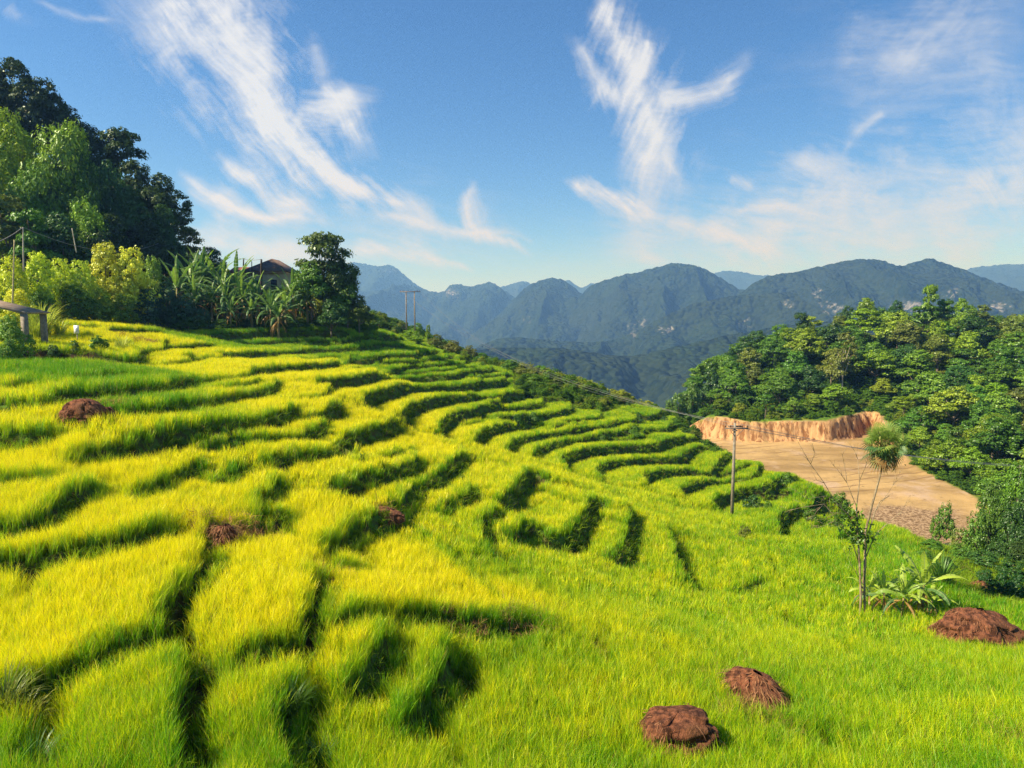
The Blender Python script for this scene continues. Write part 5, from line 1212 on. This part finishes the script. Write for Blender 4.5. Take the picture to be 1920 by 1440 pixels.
# thin posts and a sagging wire on the left
M_BAMBOO = rough_mat('bamboo_pole', (0.34, 0.27, 0.13), (0.52, 0.43, 0.22), 6, 0.2)
M_PALEW = rough_mat('pale_timber', (0.36, 0.30, 0.22), (0.52, 0.46, 0.36), 6, 0.3, stretch=(1, 1, 0.2))
def post(u, v0, v1, D, rad, mat, label, name='bamboo_pole', cat='pole', du=0):
    a = at_px(u, v0, D); b = at_px(u+du, v1, D); mb = MB(); n = 9; o = Vector((b.x, b.y, b.z-0.2))
    pts = [Vector((0, 0, 0)).lerp(a-o, i/(n-1)) for i in range(n)]
    mb.tube(pts, [rad*(1.15-.3*i/(n-1))*(1.06 if i % 2 else 1) for i in range(n)], 8); p = mb.build(name, mat, None, True); p.location = o; tag(p, label, cat); return a
A1 = post(43, 426, 505, 62, .055, M_PALEW, 'tall pale bamboo pole carrying a sagging wire at the left', du=1)
A2 = post(27, 450, 575, 58, .06, M_BAMBOO, 'yellowish bamboo pole left of the taller wired one', du=-4)
A3 = post(135, 428, 470, 78, .05, M_PALEW, 'thin tilted stick before the dark left wood', du=8)
A4 = at_px(300, 455, 96)
wire(A1, A4, 1.6, .025, 'thin wire sagging from the bamboo pole across the left wood', 'wires at the left')
wire(at_px(-60, 462, 60), A1, .5, .03, 'thin wire from the left edge up to the bamboo pole', 'wires at the left')
post(457, 484, 560, 100, .10, M_DARKW, 'grey leaning post left of the red roof', 'post', 'post', du=-4)
Q1 = post(490, 486, 575, 99, .16, M_DARKW, 'dark thick post standing before the tiled house', 'post', 'post')
post(472, 490, 515, 112, .07, M_DARKW, 'thin dark chimney pipe behind the red roof', 'post', 'post')
wire(at_px(448, 484, 100), Q1, .2, .03, 'short wire above the red roof', 'wires at the left')
# ---------------------------------------------------------------- tiled house
def house():
    D = 118.0; c = at_px(512, 515, D); g = float(gz(c.x, c.y)[0]); eave = at_px(512, 512, D).z; ridge = at_px(521, 488, D).z
    r = empty('house', (c.x, c.y, g)); hz = eave-g; W, Dp = 6.2, 7.5
    M_WALL = rough_mat('ochre_plaster', (0.50, 0.38, 0.16), (0.62, 0.50, 0.26), 1.2, 0.15, c3=(0.36, 0.27, 0.14))
    M_TILE = rough_mat('old_roof_tiles', (0.07, 0.05, 0.04), (0.20, 0.13, 0.10), 3.0, 0.6, stretch=(1, 6, 1), c3=(0.14, 0.10, 0.08))
    M_RED = rough_mat('red_roof_sheet', (0.24, 0.07, 0.05), (0.34, 0.13, 0.10), 2.0, 0.4, stretch=(6, 1, 1))
    mb = MB(); mb.box((0, 0, hz/2-.2), (W, Dp, hz+.4)); mb.build('wall', M_WALL, r)
    rh = ridge-eave; e = .55; x0, x1, y0, y1 = -W/2-e, W/2+e, -Dp/2-e, Dp/2+e; t = .14
    def slab(P, name, mat):
        P = [Vector(p) for p in P]; n = (P[1]-P[0]).cross(P[2]-P[0]).normalized()*t
        if n.z < 0: n = -n
        k = len(P); V = [p for p in P]+[p+n for p in P]; m_ = MB()
        F = [[i, (i+1) % k, (i+1) % k+k, i+k] for i in range(k)]
        m_.add([tuple(v) for v in V], F+([[3, 2, 1, 0], [4, 5, 6, 7]] if k == 4 else []), [[2, 1, 0], [3, 4, 5]] if k == 3 else None); m_.build(name, mat, r)
    cx = .5
    slab([(x0, y0, hz), (x1, y0, hz), (cx, y0+2.6, hz+rh)], 'roof', M_TILE)
    slab([(x1, y0, hz), (x1, y1, hz), (cx, y1-2.6, hz+rh), (cx, y0+2.6, hz+rh)], 'roof', M_TILE)
    slab([(x0, y1, hz), (x0, y0, hz), (cx, y0+2.6, hz+rh), (cx, y1-2.6, hz+rh)], 'roof', M_TILE)
    slab([(x1, y1, hz), (x0, y1, hz), (cx, y1-2.6, hz+rh)], 'roof', M_TILE)
    mb = MB(); mb.box((0, y0+.09, hz-.12), (x1-x0-.02, .10, .24)); mb.build('fascia', rough_mat('fascia_board', (0.26, 0.16, 0.10), (0.36, 0.24, 0.16), 4, 0.2), r)
    # lower red wing reaching to the left
    mb = MB(); mb.box((x0-1.4, 1.0, hz/2-.3), (3.2, 5.0, hz-.2)); mb.build('wall', M_WALL, r)
    slab([(x0-3.4, -2.0, hz-.15), (x0+.9, -2.0, hz-.15), (x0+.9, 1.2, hz+.95), (x0-3.4, 1.2, hz+.95)], 'roof', M_RED)
    slab([(x0-3.4, 1.25, hz+.95), (x0+.9, 1.25, hz+.95), (x0+.9, 4.2, hz-.15), (x0-3.4, 4.2, hz-.15)], 'roof', M_RED)
    for x_ in (-1.6, 1.4):
        mb = MB(); mb.box((x_, -Dp/2-.03, hz*.55), (1.0, .06, 1.2)); f = mb.build('window', M_DARKW, r)
        m2 = MB(); m2.box((x_, -Dp/2-.075, hz*.55), (.84, .03, 1.04)); m2.build('pane', rough_mat('dark_glass', (0.02, 0.03, 0.03), (0.04, 0.05, 0.05), 2, 0, rough=.2), f)
    tag(r, 'ochre walled house with dark hipped tile roof and red wing behind the bananas', 'house')
house()
# ---------------------------------------------------------------- concrete shelter, sign, reeds
def shelter():
    D = 50.0; p = at_px(48, 634, D); g = float(gz(p.x, p.y)[0]); r = empty('field_shelter', (p.x, p.y, g)); ht = at_px(50, 584, D).z-g
    for (dx, dy) in ((0, 0), (-4.4, 0), (-.25, 2.4), (-4.4, 2.4)):
        hh = ht+(-dx)*.24; mb = MB(); mb.box((dx, dy, hh/2-.2), (.34, .34, hh+.4)); mb.build('post', M_CONC, r)
    sl = math.atan(.24); T = [[math.cos(sl), 0, math.sin(sl)], [0, 1, 0], [-math.sin(sl), 0, math.cos(sl)]]
    mb = MB(); mb.box((-2.3, 1.2, ht+.50), (5.1, 3.0, .07), tilt=T); mb.build('roof', rough_mat('weathered_roof_slab', (0.24, 0.16, 0.10), (0.38, 0.29, 0.20), 3, 0.4), r)
    mb = MB(); mb.box((-2.3, 1.2, ht+.42), (4.8, 2.7, .09), tilt=T); mb.build('beam', M_PALEW, r)
    tag(r, 'small concrete post shelter with sloping slab roof at the left edge', 'shelter')
shelter()
def sign():
    p = place(146, 650); D = p.y; t = at_px(146, 610, D); r = empty('field_sign', p); h = t.z-p.z
    mb = MB(); mb.box((0, 0, h*.5-.1), (.06, .05, h+.1)); mb.build('post', M_PALEW, r)
    M = rough_mat('white_board', (0.70, 0.72, 0.76), (0.82, 0.84, 0.88), 3, 0, rough=.5); w_ = 9*D/FPX; hh = 15*D/FPX
    mb = MB(); mb.box((0, -.05, h-hh/2), (w_, .03, hh)); mb.build('board', M, r)
    MBk = rough_mat('faded_print', (0.20, 0.24, 0.42), (0.30, 0.34, 0.50), 9, 0, rough=.6); mb = MB()
    for k, ww in enumerate((.35, .5, .4)): mb.box((0, -.069, h-hh*(.35+.14*k)), (w_*ww, .004, hh*.06))
    mb.build('print', MBk, r); tag(r, 'small white upright sign board at the edge of the golden paddy', 'sign')
sign()
def reed_mesh(seed, n, H, W):
    rng = random.Random(seed); V = []; F = []; T = []
    for i in range(n):
        az = rng.uniform(0, 6.28); r0 = rng.uniform(0, .25)*H*.5; el = rng.uniform(1.0, 1.5); L = H*rng.uniform(.6, 1.15); p = Vector((r0*math.cos(az), r0*math.sin(az), 0)); a = az+rng.uniform(-.5, .5)
        d = Vector((math.cos(a), math.sin(a), 0)); s = Vector((-d.y, d.x, 0)); k = len(V); tn = rng.random(); m = 7
        for j in range(m+1):
            w = W*(1-(j/m)**2)*.5+.002; V += [p-s*w, p+s*w]; T += [tn]*2
            p = p+(d*math.cos(el)+Vector((0, 0, math.sin(el))))*(L/m); el -= rng.uniform(.15, .42)*(j/m*1.6)
            if j < m: F.append((k+2*j, k+2*j+1, k+2*j+3, k+2*j+2))
    return make_mesh('blades', np.array([tuple(v) for v in V]), np.array(F), M_LEAF, True, {'tint': T})
RM = [reed_mesh(s, 190, 1.0, .022) for s in (1, 2, 3)]
for k, (u, v, h, col, lab) in enumerate([(80,636,3.6,(.45,.52,.06),'tallest pale reed clump right of the shelter post'),(66,640,2.6,(.4,.48,.05),'reed clump with broad arching blades in front of the shelter post'),(112,634,2.0,(.34,.42,.05),'short reed clump at the right end of the reeds'),(8,640,1.8,(.10,.17,.02),'grassy clump under the shelter roof'),(30,640,1.6,(.08,.15,.02),'grass clump at the shelter post foot'),
  (230,668,1.6,(.5,.55,.08),'lone pale grass tuft on the earth bank'),(40,1345,1.0,(.2,.22,.03),'seeding weed clump at the lower left corner'),(10,1330,1.2,(.16,.20,.03),'weedy clump at the lower left edge'),(60,1420,1.0,(.06,.14,.015),'dark weed clump in the lower left corner'),(545,1330,.9,(.06,.13,.015),'weed clump in the dark gap between lower left plots'),(600,1400,.9,(.05,.12,.015),'weed clump at the bottom of the second gap'),(1765,1100,2.2,(.09,.2,.02),'upright young plant behind the banana clump')]):
    p = place(u, v, 0.2); o = add_obj('reed_clump' if v < 700 else 'weed_clump', RM[k % 3], None, p); o.scale = (h*.9, h*.9, h); o.rotation_euler = (0, 0, k); o.color = (*col, 1); tag(o, lab, 'reeds' if v < 700 else 'weeds', 'reed and weed clumps')
# ---------------------------------------------------------------- brown straw covered mounds
M_EARTH = rough_mat('reddish_earth', (0.07, 0.027, 0.013), (0.30, 0.115, 0.055), 3.4, 1.0, dist=0.12, stretch=(1.6, 1.6, 0.6), c3=(0.17, 0.075, 0.035))
M_RSTRAW = rough_mat('matted_red_straw', (0.10, 0.04, 0.02), (0.30, 0.15, 0.07), 7, 0)
def mound(k, u0, u1, vt, vb, label, squareness=2.0, lean=0.0, straw=500, depth=.7):
    p, rx, ry = MOUND_W[k]; g = float(gz(p[0], p[1])[0]); h = .88*max(.35, at_px((u0+u1)/2, vt, p[1]).z-g)
    rng = np.random.default_rng(60+k); nu, nv = 64, 28; th = np.linspace(0, 2*np.pi, nu, endpoint=False); ph = np.linspace(0, 1, nv)
    TH, PH = np.meshgrid(th, ph); e = 2/squareness
    f = (1-PH**squareness)**(1/squareness)
    cx = np.sign(np.cos(TH))*np.abs(np.cos(TH))**e; cy_ = np.sign(np.sin(TH))*np.abs(np.sin(TH))**e
    X = cx*rx*f; Y = cy_*ry*f; Z = PH*h
    nz = fbm(X*2.2+k*9+5, Y*2.2+Z*2.6, 4, 200+k)-0.5; q_ = .35 if squareness > 3 else .6; X += cx*nz*q_*rx; Y += cy_*nz*q_*ry; cr_ = np.abs(fbm(X*1.7+k*3, Y*1.7+Z, 3, 240+k)-.5)*2; X -= cx*(cr_ < .07)*.10; Y -= cy_*(cr_ < .07)*.10; Z = Z*(1+(0.15 if squareness > 3 else .4)*(fbm(X*1.5+k, Y*1.5, 3, 220+k)-.5))-np.clip(.10-cr_, 0, .1)*1.4*(PH > .3)+lean*X*PH-.25*(PH < .01)
    V = np.stack([X.ravel(), Y.ravel(), Z.ravel()], 1); i = np.arange(nv-1)[:, None]*nu; j = np.arange(nu)[None]; j2 = (j+1) % nu
    F = np.stack([i+j, i+j2, i+nu+j2, i+nu+j], -1).reshape(-1, 4)
    o = add_obj('earth_mound', make_mesh('earth_mound', V, F, M_EARTH, True), None, (p[0], p[1], g)); tag(o, label, 'mound')
    if k == 1: o.rotation_euler = (0, 0, -.75); o.scale = (1.15, .8, 1)
    # matted straw running down the sides
    q = rng.integers(nu*3, len(V)-nu, straw); S = []; FF = []; T = []
    for a in q:
        P = Vector(V[a]); r_ = math.hypot(P.x/rx, P.y/ry)+1e-3; d = Vector((P.x, P.y, 0)).normalized()*.7+Vector((rng.uniform(-.6, .6), rng.uniform(-.6, .6), -.75)); d.normalize(); L = rng.uniform(.15, .4)
        nrm = Vector((P.x/rx, P.y/ry, .5)).normalized(); s = d.cross(nrm).normalized()*rng.uniform(.004, .011); P += nrm*.02; b = len(S); t = rng.random()
        for m_ in range(4):
            c = P+d*L*m_/3+nrm*(.05*math.sin(m_/3*3.1)); S += [c-s, c+s]; T += [t]*2
            if m_ < 3: FF.append((b+2*m_, b+2*m_+1, b+2*m_+3, b+2*m_+2))
    tag(add_obj('straw', make_mesh('straw', np.array([tuple(v) for v in S]), np.array(FF), M_RSTRAW, False, {'tint': np.array(T)}), o), kind='stuff')
for k, m_ in enumerate(MOUNDS): mound(k, *m_)
# ---------------------------------------------------------------- undergrowth below the trees (nobody could count it)
under_col = bpy.data.collections.new('undergrowth_protos')
for i in range(4):
    o = bpy.data.objects.new('u%02d_bush' % i, make_kind('bush', 500+i, 190, 12, 0.085, 0.085, under=0.4)[0]); under_col.objects.link(o)
def under_mat():
    m, nt, out = new_mat('undergrowth_leaves'); L = nt.links.new
    v = N(nt, 'ShaderNodeAttribute', attribute_name='tint').outputs['Fac']; r = N(nt, 'ShaderNodeAttribute', attribute_name='ripe', attribute_type='INSTANCER').outputs['Fac']
    c = mixc(nt, v, (0.05, 0.12, 0.015), (0.13, 0.25, 0.02)); c = mixc(nt, ramp(nt, r, .5, 1), c, (0.26, 0.30, 0.035)); c = mixc(nt, ramp(nt, r, .35, 0, 0, .7), c, (0.035, 0.085, 0.02))
    d = N(nt, 'ShaderNodeBsdfDiffuse'); L(c, d.inputs[0]); t = N(nt, 'ShaderNodeBsdfTranslucent'); L(c, t.inputs[0])
    a = N(nt, 'ShaderNodeMixShader'); a.inputs[0].default_value = .3; L(d.outputs[0], a.inputs[1]); L(t.outputs[0], a.inputs[2]); L(a.outputs[0], out.inputs[0]); return m
M_UND = under_mat()
for o in under_col.objects: o.data.materials.clear(); o.data.materials.append(M_UND)
NG2 = NG.copy(); [n for n in NG2.nodes if n.bl_idname == 'GeometryNodeCollectionInfo'][0].inputs['Collection'].default_value = under_col
def undergrowth():
    n = 60000; rg = np.random.default_rng(77); Y = rg.uniform(60, 230, n); X = rg.uniform(-0.86, 0.86, n)*Y
    s1 = poly_sd(FLAT, X, Y); s2 = poly_sd(RICE, X, Y)
    right = (X > 24) & ((X > .262*Y) | (Y < 120)) & (s1 > 2.0) & (s2 > 5) & ~((Y < 125) & (X < 72) & (s2 < 14))
    ridge = (X > -32) & (X < 32) & (s2 > 1.5) & (s2 < 34) & (Y > 95)
    left = (X < -.222*Y) & (s2 > 1.0) & (Y < 140)
    k = (right & (rg.uniform(0, 1, n) < .20)) | (ridge & (rg.uniform(0, 1, n) < .55)) | (left & (rg.uniform(0, 1, n) < .22))
    X, Y, s1, s2, right, left = X[k], Y[k], s1[k], s2[k], right[k], left[k]; m = len(X)
    z = land(X, Y)[0]; h = rg.uniform(1.3, 3.4, m); h[right] *= 1.15; h = np.where((s2 < 6) | (s1 < 4.5), h*.55, h)
    me_r = np.clip(fbm(X/14, Y/14, 3, 301)*1.6-.35+rg.normal(0, .15, m), 0, 1)
    o = scatter('undergrowth', np.stack([X, Y, z-.25], 1), rg.integers(0, 4, m), np.stack([np.zeros(m), np.zeros(m), rg.uniform(0, 6.28, m)], 1),
                np.stack([h*rg.uniform(.9, 1.5, m), h*rg.uniform(.9, 1.5, m), h], 1), me_r, 'bushy undergrowth covering the slopes below the trees')
    o.modifiers[0].node_group = NG2; print('undergrowth', m)
undergrowth()
